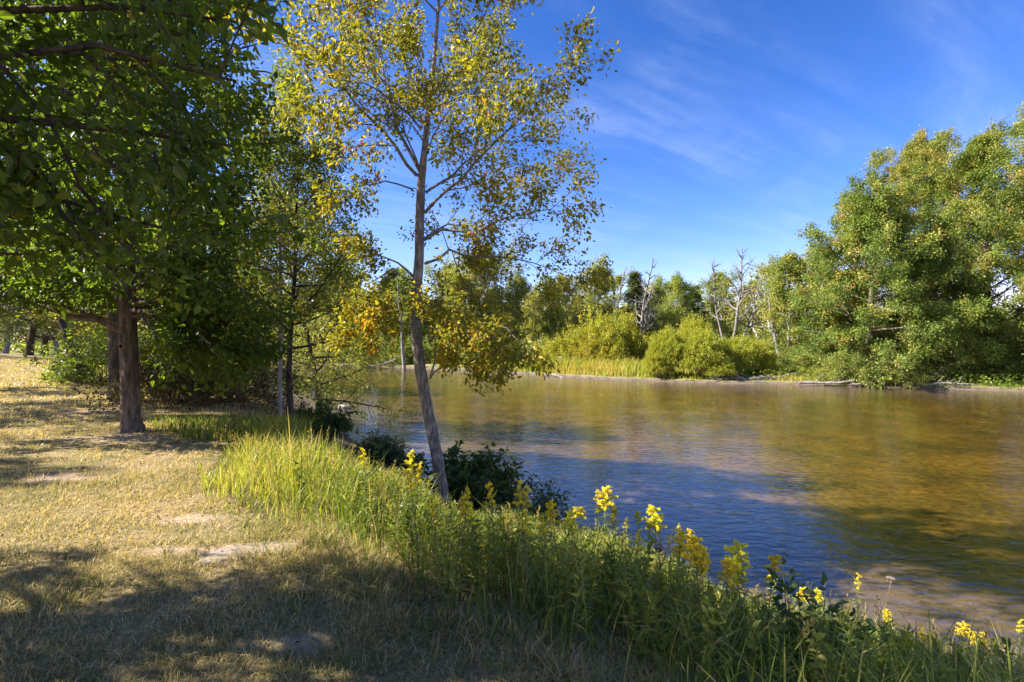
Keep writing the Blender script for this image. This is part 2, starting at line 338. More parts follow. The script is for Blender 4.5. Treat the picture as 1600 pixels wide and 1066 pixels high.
# ---------------------------------------------------------------- leaves and branches
KITE = (np.array([(0, 0, 0), (.42, .30, .07), (1, 0, -.06), (.42, -.30, .07)]), [(0, 1, 2, 3)])
LEAF = (np.array([(0, 0, 0), (.22, .27, .06), (.62, .25, .03), (1, 0, -.16), (.62, -.25, .03), (.22, -.27, .06), (.42, 0, 0)]),
        None)
LEAF6 = (np.array([(0, 0, 0), (.25, .28, .07), (.65, .23, .03), (1.05, 0, -.18), (.65, -.23, .03), (.25, -.28, .07)]), [(0, 1, 2, 3), (0, 3, 4, 5)])
LANCE = (np.array([(0, 0, 0), (.35, .07, .04), (1, 0, -.20), (.35, -.07, .04)]), [(0, 1, 2, 3)])
NEEDLE = (np.array([(0, 0, 0), (.5, .16, .05), (1, 0, 0), (.5, -.16, -.05)]), [(0, 1, 2, 3)])
def leaves(rng, P, D, size, shape=KITE, up=.9, droop=0.3, tint=None, clump=None):
    """P leaf bases, D preferred axis; returns V, quads, tints"""
    n = len(P); T, F = shape
    a = nrm(D*0.8 + rng.normal(0, .55, (n, 3)) + np.array([0, 0, -droop]))
    n0 = rng.normal(0, .55, (n, 3)) + np.array([0, 0, up])
    b = nrm(np.cross(n0, a)); c = np.cross(a, b)
    s = size*rng.uniform(.65, 1.25, n)
    V = P[:, None] + s[:, None, None]*(T[None, :, :1]*a[:, None]+T[None, :, 1:2]*b[:, None]+T[None, :, 2:]*c[:, None])
    k = len(T); q = (np.arange(n)*k)[:, None, None]+np.array(F)[None]
    ti = rng.beta(2, 2.4, n) if tint is None else tint
    return V.reshape(-1, 3), q.reshape(-1, 4), np.repeat(ti, k)
def path(rng, p, d, Ln, n, bend=0.0, wig=.10):
    pts = [np.array(p, float)]; d = nrm(d)
    for i in range(n):
        d = nrm(d+np.array([0, 0, bend/n])+rng.normal(0, wig, 3)); pts.append(pts[-1]+d*Ln/n)
    return np.array(pts)
def lerp(pts, s):
    k = s*(len(pts)-1); i = min(int(k), len(pts)-2); f = k-i
    return pts[i]*(1-f)+pts[i+1]*f, nrm(pts[i+1]-pts[i])
class Tree:
    """trunk, branches and crown collected separately, in the tree's own coordinates"""
    def __init__(s, seed): s.rng = np.random.RandomState(seed); s.trunk = Geo(); s.br = Geo(); s.tw = []; s.keep = None
    def spread(s, pts, r, level, nsub, ratio, s0=.25, bend=.2, wig=.13, sides=5, draw=3, ang=.85, flat=0.0):
        """sub-branches along pts, down to the twigs that carry leaves"""
        rng = s.rng; Lp = np.linalg.norm(np.diff(pts, axis=0), axis=1).sum()
        if level == 0: s.tw.append((pts[0], pts[-1])); return
        k = max(2, int(round(nsub[0]*rng.uniform(.8, 1.2))))
        for j in range(k+1):
            last = j == k
            u = 1.0 if last else s0+(1-s0)*(j+rng.uniform(.1, .9))/k
            p, t = lerp(pts, min(u, .999))
            perp = rng.normal(0, 1, 3); perp[2] *= (1-flat); perp = nrm(perp-t*(perp@t))
            d = t if last else nrm(t*(1-ang*.5)+perp*ang)
            Lc = Lp*ratio*(1.1-.55*u)*rng.uniform(.7, 1.3)
            if last: Lc = Lp*ratio*.5
            q = path(rng, p, d, Lc, 3, bend, wig)
            if s.keep is not None and not s.keep(q[-1]): continue
            rr = r*(1-.75*u)*.6
            if level >= draw or (draw == 1 and level >= 1):
                s.br.tube(q, np.linspace(max(rr, .004), max(rr*.35, .0025), len(q)), sides if level > 1 else 3)
            s.spread(q, rr, level-1, nsub[1:], ratio, .15, bend, wig, 3, draw, ang, flat)
    def limb(s, p, d, Ln, r, nsub, ratio=.5, level=2, bend=.4, wig=.09, n=6, draw=1, pts=None, s0=.25, ang=.85, flat=0.0):
        if pts is None: pts = path(s.rng, p, d, Ln, n, bend, wig)
        pts = np.asarray(pts, float)
        s.br.tube(pts, r*np.linspace(1, .12, len(pts))**.9, 7)
        s.spread(pts, r*.8, level, nsub, ratio, s0, bend*.4, wig*1.3, 5, draw, ang, flat)
    def crown(s, size, per, spread, shape=KITE, up=.9, droop=.3, tone=.18, drop=0.0):
        rng = s.rng; A = np.array([t[0] for t in s.tw]); B = np.array([t[1] for t in s.tw])
        if drop: k = rng.uniform(0, 1, len(A)) > drop; A, B = A[k], B[k]
        n = len(A); idx = np.repeat(np.arange(n), per); u = rng.uniform(.1, 1.08, len(idx))[:, None]
        P = A[idx]*(1-u)+B[idx]*u+rng.normal(0, spread, (len(idx), 3)); D = nrm(B-A)[idx]
        ct = np.clip(rng.normal(0, tone, n), -.4, .5)[idx]
        ct = ct + tone*.9*np.sin(P[:, 0]*1.1+P[:, 2]*1.4+rng.uniform(0, 6))*np.cos(P[:, 1]*1.2+P[:, 2]*.7)
        ti = np.clip(rng.beta(2, 2.6, len(idx))*.75+.1+ct, 0, 1)
        return leaves(rng, P, D, size, shape, up, droop, ti)
    def finish(s, root, leafmat, barkmat, crownargs, branchmat=None, smooth=True):
        s.trunk.build('trunk', barkmat, root, True)
        if s.br.v: s.br.build('branches', branchmat or barkmat, root, True)
        if crownargs:
            V, q, ti = s.crown(**crownargs); build('crown', V, q, None, leafmat, root, {'tint': ti})
        return root
def auto_tree(seed, H, trunk_r, crown_r, clear=.2, nlimb=22, nsub=(6, 5), ratio=.48, env='round', lean=(0, 0), elev=(10, 65), draw=1, wig=.06, twin=False, level=2, flare=1.25, keep=None, bend=.5):
    T = Tree(seed); rng = T.rng; T.keep = keep
    def stem(p0, d, h, r):
        pts = path(rng, p0, d, h, 9, .25, wig*.6); n = len(pts)
        rad = r*np.linspace(1, .10, n)**.8; rad[0] *= flare
        T.trunk.tube(pts, rad, 12, rough=.03, rng=rng); return pts, r
    stems = [stem((0, 0, -.25), (lean[0], lean[1], 1), H*.97, trunk_r)]
    if twin: stems.append(stem((trunk_r, 0, .1), (.30, .12, 1), H*.8, trunk_r*.7))
    for pts, r in stems:
        m = nlimb if not twin else int(nlimb*.65)
        for i in range(m):
            u = clear+(1-clear)*(i+.5+rng.uniform(-.3, .3))/m; u = min(u, .985); p, t = lerp(pts, u)
            v = (u-clear)/(1-clear)
            if env == 'round': e = (1-abs(2*v-.75)**2.2*.55)
            elif env == 'cone': e = 1.05-v
            elif env == 'wide': e = math.sqrt(max(.05, 1-v*v*.85))
            elif env == 'slim': e = .55+.45*math.sin(math.pi*min(1, v+.15))
            e = max(e, .22)
            az = i*2.399+rng.uniform(-.5, .5); el = R(elev[0]+(elev[1]-elev[0])*v+rng.normal(0, 7))
            d = (math.cos(az)*math.cos(el), math.sin(az)*math.cos(el), math.sin(el))
            T.limb(p, d, crown_r*e*rng.uniform(.62, 1.25)/max(.6, math.cos(el)*.5+.5), r*(1-u)*.42+.012, nsub, ratio, level, bend, .09, 6, draw)
    return T

# ---------------------------------------------------------------- the young poplar on the bank (in the middle of the view)
def make_poplar():
    D0 = 8.0; base = np.array([X(694, D0), D0, ZZ(790, D0)])
    root = empty('poplar_tree', (base[0], base[1], gz(base[0], base[1])), 'slender leaning poplar with pale trunk and thin yellow and olive leaves on the river bank', 'tree')
    off = np.array(root.location)
    T = Tree(11); rng = T.rng
    def w(px, py, dy=0.0):
        d = D0+dy; return np.array([X(px, d), d, ZZ(py, d)])-off
    tr = [w(696, 800), w(692, 780), w(684, 720), w(670, 650), w(657, 580), w(650, 520), w(651, 460), w(655, 400), w(656, 340), w(658, 285), w(664, 230, .05), w(672, 150, .1), w(679, 90, .1), w(684, 20, .15), w(690, -60, .1), w(694, -150, .05), w(700, -240)]
    rad = np.array([18, 13.5, 12, 11.5, 11.8, 11, 10.5, 9.5, 9.0, 8.6, 6.4, 5.0, 4.2, 3.4, 2.6, 1.8, .8])*.01*.76
    tr = np.array(tr); rr = []; tt = []
    for i in range(len(tr)-1):
        for k in range(3): f = k/3; tt.append(tr[i]*(1-f)+tr[i+1]*f); rr.append(rad[i]*(1-f)+rad[i+1]*f)
    tt.append(tr[-1]); rr.append(rad[-1])
    T.trunk.tube(tt, rr, 14, rough=.02, rng=rng)
    T.keep = lambda p: p[2]+off[2] > 1.0
    L_ = [ # (list of photo points with depth offsets), radius, twig density
     ([(652,275,0),(618,228,-.2),(560,168,-.5),(520,112,-.7),(478,62,-.9),(428,12,-1.1)], .042, 9),
     ([(656,268,0),(622,204,.3),(603,130,.6),(582,60,.9),(566,-10,1.1)], .045, 8),
     ([(675,142,0),(642,98,.2),(602,46,.3),(560,-20,.5)], .026, 8),
     ([(678,142,0),(718,92,-.3),(752,34,-.5),(778,-20,-.7)], .030, 9),
     ([(676,160,0),(720,100,.5),(770,60,.9),(815,10,1.3)], .028, 9),
     ([(664,333,0),(700,296,-.2),(742,254,-.4),(802,196,-.7),(846,140,-.9),(878,95,-1.0)], .040, 11),
     ([(666,300,0),(706,276,.4),(746,238,.8),(800,200,1.2),(858,170,1.6)], .034, 10),
     ([(664,375,0),(692,358,-.2),(740,366,-.4),(790,340,-.7),(840,330,-.9),(880,310,-1.0)], .032, 10),
     ([(664,412,0),(702,390,.3),(742,400,.6),(802,404,1.0),(858,420,1.3),(905,436,1.5)], .034, 12),
     ([(664,372,0),(700,350,.5),(740,352,.9),(800,300,1.5),(860,270,2.0)], .026, 11),
     ([(645,296,0),(602,283,-.3),(562,290,-.6),(520,312,-.9)], .022, 5),
     ([(650,437,0),(622,411,-.2),(590,398,-.5),(552,384,-.8)], .028, 5),
     ([(650,440,0),(612,420,.4),(578,442,.8),(550,482,1.2)], .024, 5),
     ([(664,482,0),(704,486,-.3),(742,498,-.6),(792,512,-.9),(820,540,-1.1)], .030, 8),
     ([(664,470,0),(702,470,.4),(750,500,.9),(800,545,1.4)], .026, 8),
     ([(672,592,0),(690,575,-.2),(720,568,-.4),(750,580,-.6),(770,590,-.7)], .022, 6),
     ([(672,592,0),(681,560,.1),(672,536,.1),(690,515,.2),(730,520,.4),(770,560,.6)], .026, 7),
     ([(650,508,0),(612,506,-.4),(578,512,-.7),(545,524,-.9)], .018, 7),
     ([(652,500,0),(630,492,-.5),(604,482,-.8),(586,488,-1.1)], .016, 6),
     ([(653,515,0),(668,498,-.5),(700,505,-.9),(728,525,-1.1)], .016, 6),
     ([(656,200,0),(630,170,-.6),(590,140,-1.2),(540,130,-1.8),(490,150,-2.2)], .024, 9),
     ([(668,180,0),(700,160,-.7),(740,150,-1.3),(790,150,-1.9)], .022, 9),
     ([(668,230,0),(640,190,.7),(600,180,1.4),(540,220,2.0)], .022, 7),
     ([(668,240,0),(690,190,.9),(720,150,1.6),(760,110,2.2)], .022, 9),
     ([(684,20,0),(650,-20,-.3),(600,-70,-.6),(540,-110,-.8)], .022, 9),
     ([(684,20,0),(720,-30,.3),(770,-90,.6),(820,-130,.8)], .022, 9),
     ([(688,-60,0),(660,-110,.3),(620,-160,.5)], .016, 9),
     ([(688,-60,0),(720,-120,-.4),(760,-170,-.6)], .016, 9),
     ([(684,0,0),(690,-60,-.7),(700,-110,-1.3)], .018, 9),
     ([(684,0,0),(680,-60,.8),(690,-120,1.4)], .018, 9),
     ([(655,262,0),(640,225,-.2),(628,180,-.4),(650,110,-.4),(660,50,-.3)], .024, 8),
     ([(604,130,.6),(560,90,.7),(520,40,.8),(500,-10,.9)], .018, 8),
    ]
    for pts, r, k in L_:
        P_ = np.array([w(*p) for p in pts]); Q = [P_[0]]
        for a, b in zip(P_[:-1], P_[1:]): Q += [(a+b)/2+rng.normal(0, .02, 3), b]
        bare = k <= 5
        T.limb(None, None, None, r*.68, (k+1, 5) if not bare else (k, 3), .35 if not bare else .30, 2, .35, .10, pts=np.array(Q), s0=.16 if not bare else .4, ang=.8)
    # twigs all the way round the crown
    V, q, ti = T.crown(.066, 21, .08, LEAF6, .45, .35, .16, drop=.0)
    T.trunk.build('trunk', M['poplar_bark'], root, True); T.br.build('branches', M['poplar_bark'], root, True)
    build('crown', V, q, None, M['poplar_leaf'], root, {'tint': ti})
make_poplar()

# ---------------------------------------------------------------- park trees on the left
def limbs_to(T, base, spec, nsub, ratio=.45, draw=1, level=2, ang=.85, bend=.1):
    for a, b, sag, r in spec:
        a = np.array(a, float)-base; b = np.array(b, float)-base; n = 7; u = np.linspace(0, 1, n)[:, None]
        pts = a*(1-u)+b*u + np.array([0, 0, 1])*sag*4*u*(1-u) + T.rng.normal(0, .04, (n, 3))*(u > 0)
        T.limb(None, None, None, r, nsub, ratio, level, bend, .11, pts=pts, s0=.15, ang=ang, draw=draw)
def near_tree():
    b = np.array([-6.3, 2.6, 0.0])
    root = empty('maple_tree', b, 'nearest tree, with big dark glossy leaves hanging across the top left corner', 'tree')
    T = Tree(21); rng = T.rng
    T.keep = lambda p: (p+b)[0] < -(.43+.07*math.sin(3.1*(p+b)[2]+2.5*(p+b)[1]))*(p+b)[1] and (p+b)[1] < 3.8 and (p+b)[1] > .3 and np.linalg.norm(p+b-np.array([0, 0, EYE])) > 2.1 and (p+b)[2] > (2.0 if (p+b)[0] < -2 else 2.2)
    T.trunk.tube([(0, 0, -.3), (.02, .02, .3), (.1, .05, 1.2), (.3, .1, 2.4), (.7, .2, 3.6), (1.1, .2, 4.8), (1.3, .3, 6.2), (1.4, .3, 7.5)], [.30, .23, .21, .19, .15, .12, .08, .03], 14, rough=.03, rng=rng)
    s = [((-6.1,2.7,1.9),(-2.3,3.5,2.45),.30,.055), ((-6.0,2.7,2.2),(-1.75,3.3,2.9),.45,.06), ((-5.9,2.8,2.6),(-1.6,2.9,3.15),.40,.05),
         ((-5.8,2.8,2.8),(-1.8,3.3,3.75),.3,.05), ((-5.7,2.8,3.2),(-1.9,3.0,4.2),.2,.05), ((-6.1,2.6,2.0),(-3.0,3.2,2.2),.15,.05),
         ((-6.1,2.6,2.3),(-3.2,3.5,2.75),.2,.045), ((-5.9,2.6,2.7),(-3.0,2.3,3.3),.2,.045), ((-5.7,2.7,3.3),(-3.0,2.4,4.1),.2,.045),
         ((-5.8,2.7,3.0),(-3.4,3.4,3.6),.1,.045), ((-5.5,2.8,3.8),(-3.3,3.4,4.6),.1,.045), ((-5.4,2.8,4.2),(-2.0,2.8,5.2),.2,.05),
         ((-5.3,2.8,4.8),(-2.5,2.2,6.0),.1,.04), ((-5.3,2.8,5.2),(-3.2,3.6,6.6),.1,.04), ((-6.0,2.6,2.4),(-4.0,1.2,3.2),.2,.05),
         ((-5.6,2.6,3.6),(-3.2,1.0,4.6),.2,.05), ((-5.3,2.6,4.6),(-3.6,.6,5.8),.1,.04), ((-5.3,2.6,4.6),(-7.4,1.4,5.8),.2,.05),
         ((-5.6,2.7,3.6),(-8.0,2.4,4.4),.2,.05), ((-6.0,2.7,2.6),(-8.2,3.4,3.2),.2,.05), ((-5.0,2.8,6.0),(-4.6,2.4,8.0),0,.04),
         ((-5.1,2.8,5.4),(-6.6,3.6,7.2),.1,.04), ((-5.1,2.8,5.4),(-3.0,1.6,7.4),.1,.04)]
    limbs_to(T, b, s, (13, 6), .36)
    V, q, ti = T.crown(.078, 18, .08, LEAF6, .55, .65, .14)
    T.trunk.build('trunk', M['dark_bark'], root, True); T.br.build('branches', M['dark_bark'], root, True)
    build('crown', V, q, None, M['near_leaf'], root, {'tint': ti})
near_tree()
def lawn_maple():
    d = 9.3; b = np.array([X(205, d), d, 0.0])
    root = empty('maple_tree', b, 'thick trunked shade tree standing on the dry lawn, its dark crown filling the left', 'tree')
    T = Tree(31); rng = T.rng
    T.keep = lambda p: (p+b)[1] > 7.15 and (p+b)[2] > (.95 if (p+b)[0] > -.69*(p+b)[1] else 2.15) and (p+b)[0] < (-.50+.05*math.sin(2.3*(p+b)[2]+(p+b)[1]) if (p+b)[2] > 2.6 else -.44)*(p+b)[1]
    pts = [(.03, 0, -.25), (.02, 0, .02), (0, 0, .25), (-.03, 0, 1.0), (-.06, 0, 1.9), (-.12, .05, 3.0), (-.1, .1, 4.5), (0, .1, 6), (.1, .1, 7.5), (.1, .1, 9)]
    rr = [.24, .195, .155, .145, .145, .135, .12, .10, .06, .02]
    Q = []; RR = []
    for i in range(len(pts)-1):
        for k in range(4): f = k/4; Q.append(np.array(pts[i])*(1-f)+np.array(pts[i+1])*f); RR.append(rr[i]*(1-f)+rr[i+1]*f)
    T.trunk.tube(Q, RR, 18, rough=.03, rng=rng)
    T.br.tube([(-.15, -.02, 1.83), (-.5, -.1, 2.02), (-1.0, -.15, 2.10), (-1.5, -.2, 2.30), (-2.4, -.2, 2.5)], [.07, .05, .045, .035, .02], 8)
    x0, y0 = b[0], b[1]
    s = [((x0,y0,1.9),(x0-2.9,y0-.8,2.5),.15,.05), ((x0,y0,2.3),(x0-3.6,y0-1.2,3.0),.2,.06), ((x0,y0,2.6),(x0-3.0,y0+1.6,3.4),.2,.06),
         ((x0,y0,2.1),(x0+2.2,y0-1.0,1.45),.25,.05), ((x0,y0,2.3),(x0+2.6,y0-.3,1.5),.3,.055), ((x0,y0,2.4),(x0+2.4,y0+1.0,1.5),.3,.055),
         ((x0,y0,2.6),(x0+2.8,y0-.9,2.3),.35,.055), ((x0,y0,2.2),(x0+1.4,y0-1.4,1.6),.2,.045), ((x0,y0,2.2),(x0+1.2,y0+.8,1.3),.3,.045),
         ((x0,y0,2.8),(x0+2.9,y0+.5,2.9),.3,.055), ((x0,y0,2.4),(x0-.9,y0-1.9,2.6),.2,.045), ((x0,y0,2.9),(x0+.7,y0-2.0,2.8),.2,.05)]
    for i in range(26):
        z = 3.0+5.6*i/26; az = i*2.399; rad = 3.1*math.sqrt(max(.12, 1-((z-3.6)/6.0)**2))*rng.uniform(.85, 1.1)
        s.append(((x0, y0, z), (x0+rad*math.cos(az), y0+rad*math.sin(az)*.85, z+.9+.35*rng.normal()), .15, .05))
    limbs_to(T, b, s, (12, 6), .42)
    V, q, ti = T.crown(.105, 19, .11, LEAF6, .8, .4, .13)
    T.trunk.build('trunk', M['bark'], root, True); T.br.build('branches', M['bark'], root, True)
    build('crown', V, q, None, M['maple_leaf'], root, {'tint': ti})
    # old pruning scar
    g = Geo(); a = np.linspace(0, 2*np.pi, 12, endpoint=False)
    c = np.array([-.03, -.187, 1.56]); V = [c]+[c+np.array([.045*math.cos(t), .008 if False else -.004, .035*math.sin(t)]) for t in a]
    g.tube([c+np.array([0, .05, 0]), c+np.array([0, -.004, 0]), c+np.array([0, -.02, 0])], [.062, .055, .035], 12); g.build('branch_scar', M['dry_stem'], root, True)
lawn_maple()
def place_tree(T, name, x, y, label, cat, leaf, brk, crown, group=None, z=None, rz=0, sc=1.0):
    root = empty(name, (x, y, gz(x, y) if z is None else z), label, cat, group, rz, sc)
    T.finish(root, leaf, brk, crown); return root
T = auto_tree(41, 9.5, .17, 3.0, .24, 26, (7, 5), .45, 'wide', elev=(5, 60))
maple2 = place_tree(T, 'maple_tree', X(180, 14.0), 14.0, 'second shade tree, its narrower trunk half hidden just behind the thick trunked one', 'tree', M['maple_leaf'], M['bark'],
           dict(size=.17, per=9, spread=.12, up=.8, tone=.12))
G_OFF = 'shade trees further left on the lawn'
for (x, y, s) in ((-17.5, 10.8, 1.0), (-19, 5.4, .95), (-13.5, 1.0, .8), (-20, 17.5, 1.05)):
    dup(maple2, (x, y, gz(x, y)), y, s, 'shade tree on the lawn outside the left edge that throws shadow bands', G_OFF)
# the pair by the water
kp = lambda p: p[0] < 1.55 and p[0] > -3.0
T = auto_tree(52, 7.0, .085, 2.3, .30, 24, (7, 5), .46, 'wide', elev=(0, 60), keep=lambda p: p[0] < 2.2)
place_tree(T, 'young_tree', X(453, 13.2), 13.2, 'dark barked young tree by the water, right hand one of a close pair', 'tree', M['aspen_leaf'], M['dark_bark'],
           dict(size=.09, per=12, spread=.08, up=.6, tone=.2))
T = auto_tree(53, 8.3, .055, 1.7, .34, 24, (7, 5), .46, 'slim', elev=(15, 65), flare=1.0, wig=.03)
place_tree(T, 'young_tree', X(437, 12.9), 12.9, 'straight thin grey stemmed tree with pale green top, left hand one of a close pair', 'tree', M['aspen_leaf'], M['grey_bark'],
           dict(size=.085, per=12, spread=.09, up=.5, tone=.2))
# trees leaning out over the water behind the pair
T = auto_tree(54, 8.6, .12, 3.3, .10, 34, (8, 5), .46, 'wide', elev=(-5, 50))
place_tree(T, 'bank_tree', X(500, 21), 21, 'bushy olive green tree overhanging the river behind the close pair of trunks', 'tree', M['wood_leaf'], M['dark_bark'],
           dict(size=.13, per=14, spread=.13, up=.6, tone=.2))

# ---------------------------------------------------------------- shrubs
def shrub(seed, H, Rr, nstem=26, nsub=(5, 4), ratio=.5, up=70, spreadr=.25, droop_b=-.1, draw=1, low=20):
    T = Tree(seed); rng = T.rng
    for i in range(nstem):
        az = i*2.399; el = R(low+(up-low)*rng.uniform(0, 1)); Ln = (H*math.sin(el)+Rr*math.cos(el))*rng.uniform(.75, 1.05)
        d = (math.cos(az)*math.cos(el), math.sin(az)*math.cos(el), math.sin(el)); p = rng.normal(0, spreadr*Rr*.3, 3); p[2] = -.05
        T.limb(p, d, Ln, .012+.012*H*.3, nsub, ratio, 2, droop_b, .12, 5, draw, s0=.3)
    return T
def put_shrub(T, name, x, y, label, leaf, brk, crown, cat='shrub', group=None, sc=1.0, rz=0, stems=True):
    root = empty(name, (x, y, gz(x, y)), label, cat, group, rz, sc)
    if T.br.v: T.br.build('stems', brk, root, True)
    V, q, ti = T.crown(**crown); build('foliage', V, q, None, leaf, root, {'tint': ti}); return root
# bank shrubs near the poplar
put_shrub(shrub(61, .85, .5, 30, (5, 4)), 'bank_shrub', X(735, 9.2), 9.2, 'dark green leafy bush just right of the leaning poplar trunk', M['bush_leaf'], M['dark_bark'], dict(size=.11, per=6, spread=.05, shape=LEAF6, up=.7))
put_shrub(shrub(62, .25, .95, 22, (5, 4), low=5, up=38), 'bank_shrub', X(800, 8.9), 8.9, 'low sprawling shrub with small leaves reaching over the water beside the poplar', M['bush_leaf'], M['dark_bark'], dict(size=.06, per=6, spread=.05, shape=LEAF6, up=.7))
put_shrub(shrub(63, .62, .28, 22, (6, 4), low=45, up=86), 'juniper_shrub', X(590, 11.2), 11.2, 'small dark upright juniper like shrub in front of the water left of the poplar', M['pine_leaf'], M['dark_bark'], dict(size=.09, per=7, spread=.05, shape=NEEDLE, up=.2))
put_shrub(shrub(64, .45, .4, 12, (4, 3), low=30, up=75), 'bank_shrub', X(632, 10.8), 10.8, 'thin leafy sprig beside the dark juniper at the water edge', M['bush_leaf'], M['dark_bark'], dict(size=.08, per=5, spread=.04, shape=LEAF6, up=.7))
put_shrub(shrub(65, .55, .75, 14, (5, 4), low=15, up=60), 'bank_shrub', X(495, 14.2), 14.2, 'dark drooping bush over the stones at the foot of the close pair', M['bush_leaf'], M['dark_bark'], dict(size=.10, per=6, spread=.06, shape=LEAF6, up=.7))
# brown thicket behind the lawn tree
G_TH = 'brushy thicket between lawn and river'
for i, (px, d, H, lab) in enumerate(((262, 13.2, 1.15, 'brown twiggy bush just right of the two big trunks'), (318, 13.6, 1.35, 'brown twiggy bush in the middle of the thicket behind the lawn tree'),
                       (372, 13.9, 1.45, 'darkest russet bush of the thicket, nearest to the river'), (300, 16.5, 1.9, 'taller olive bush showing above the back of the brown thicket'), (400, 16.5, 1.7, 'dark bush closing the right end of the thicket by the pair of trunks'))):
    put_shrub(shrub(70+i, H, 1.0, 26, (6, 4), low=15, up=80), 'thicket_bush', X(px, d), d, lab, M['brown_leaf'] if i < 3 else M['wood_leaf'], M['dry_stem'],
              dict(size=.085, per=6, spread=.07, up=.5), group=G_TH)
put_shrub(shrub(76, 1.9, .9, 20, (6, 4), low=20, up=75), 'sapling', X(160, 19), 19, 'bright green sapling in sunlight left of the big trunks', M['green_sapling_leaf'], M['dark_bark'], dict(size=.14, per=6, spread=.1), 'sapling')
put_shrub(shrub(77, .7, .7, 14, (5, 4), low=20, up=70), 'bank_shrub', X(118, 21), 21, 'low green bush beside the dark leaning stump on the far lawn', M['wood_leaf'], M['dark_bark'], dict(size=.14, per=6, spread=.1))
def stump():
    root = empty('fallen_trunk', (X(128, 20), 20, gz(X(128, 20), 20)), 'dark broken leaning trunk at the back edge of the lawn', 'fallen trunk')
    g = Geo(); rng = np.random.RandomState(3)
    g.tube([(0, 0, -.2), (.05, 0, .2), (-.15, 0, .8), (-.5, .1, 1.6), (-1.0, .2, 2.5)], [.32, .28, .22, .18, .10], 12, rough=.07, rng=rng); g.build('trunk', M['dark_bark'], root, True)
    g = Geo(); g.tube([(.1, 0, .12), (.6, -.1, .16), (1.1, -.15, .12)], [.2, .17, .1], 10, rough=.07, rng=rng); g.build('limb', M['dark_bark'], root, True)
stump()

# ---------------------------------------------------------------- far trees: prototypes, then copies
PR = {}
def proto(key, T, leaf, brk, crown): PR[key] = [T, leaf, brk, crown, None]
def put(key, name, x, y, H, label, cat='tree', group=None, rz=None, wide=1.0):
    """H is wanted height; prototypes are 10 m tall"""
    T, leaf, brk, crown, root = PR[key]; s = H/10.0; rz = (x*7.1+y*3.3) % 6.28 if rz is None else rz
    sc = (s*wide, s*wide, s)
    if root is None:
        root = place_tree(T, name, x, y, label, cat, leaf, brk, crown, group, None, rz, sc); PR[key][4] = root; return root
    r = dup(root, (x, y, gz(x, y)), rz, sc, label, group); r.name = name; r['category'] = cat
    if not group and 'group' in r: del r['group']
    return r
proto('round', auto_tree(101, 10, .16, 2.9, .18, 26, (6, 5), .46, 'round', elev=(5, 65)), M['wood_leaf'], M['grey_bark'], dict(size=.19, per=19, spread=.22, tone=.22))
proto('oval', auto_tree(102, 10, .14, 2.1, .22, 26, (6, 4), .46, 'slim', elev=(20, 70)), M['wood_leaf'], M['grey_bark'], dict(size=.18, per=19, spread=.21, tone=.22))
proto('pale', auto_tree(103, 10, .11, 1.8, .30, 24, (6, 4), .46, 'slim', elev=(25, 70)), M['pale_leaf'], M['pale_bark'], dict(size=.24, per=9, spread=.17, tone=.22))
proto('loose', auto_tree(104, 10, .15, 2.4, .42, 18, (5, 4), .46, 'round', elev=(20, 65), wig=.1, twin=True), M['wood_leaf'], M['pale_bark'], dict(size=.25, per=6, spread=.2, tone=.2))
proto('pine', auto_tree(105, 10, .15, 2.0, .30, 34, (6, 4), .40, 'cone', elev=(-5, 35)), M['pine_leaf'], M['dark_bark'], dict(size=.26, per=8, spread=.13, shape=NEEDLE, tone=.15))
proto('park_pine', auto_tree(106, 10, .22, 3.4, .16, 34, (6, 4), .42, 'wide', elev=(-8, 40)), M['pine_leaf'], M['dark_bark'], dict(size=.22, per=9, spread=.14, shape=NEEDLE, tone=.15))
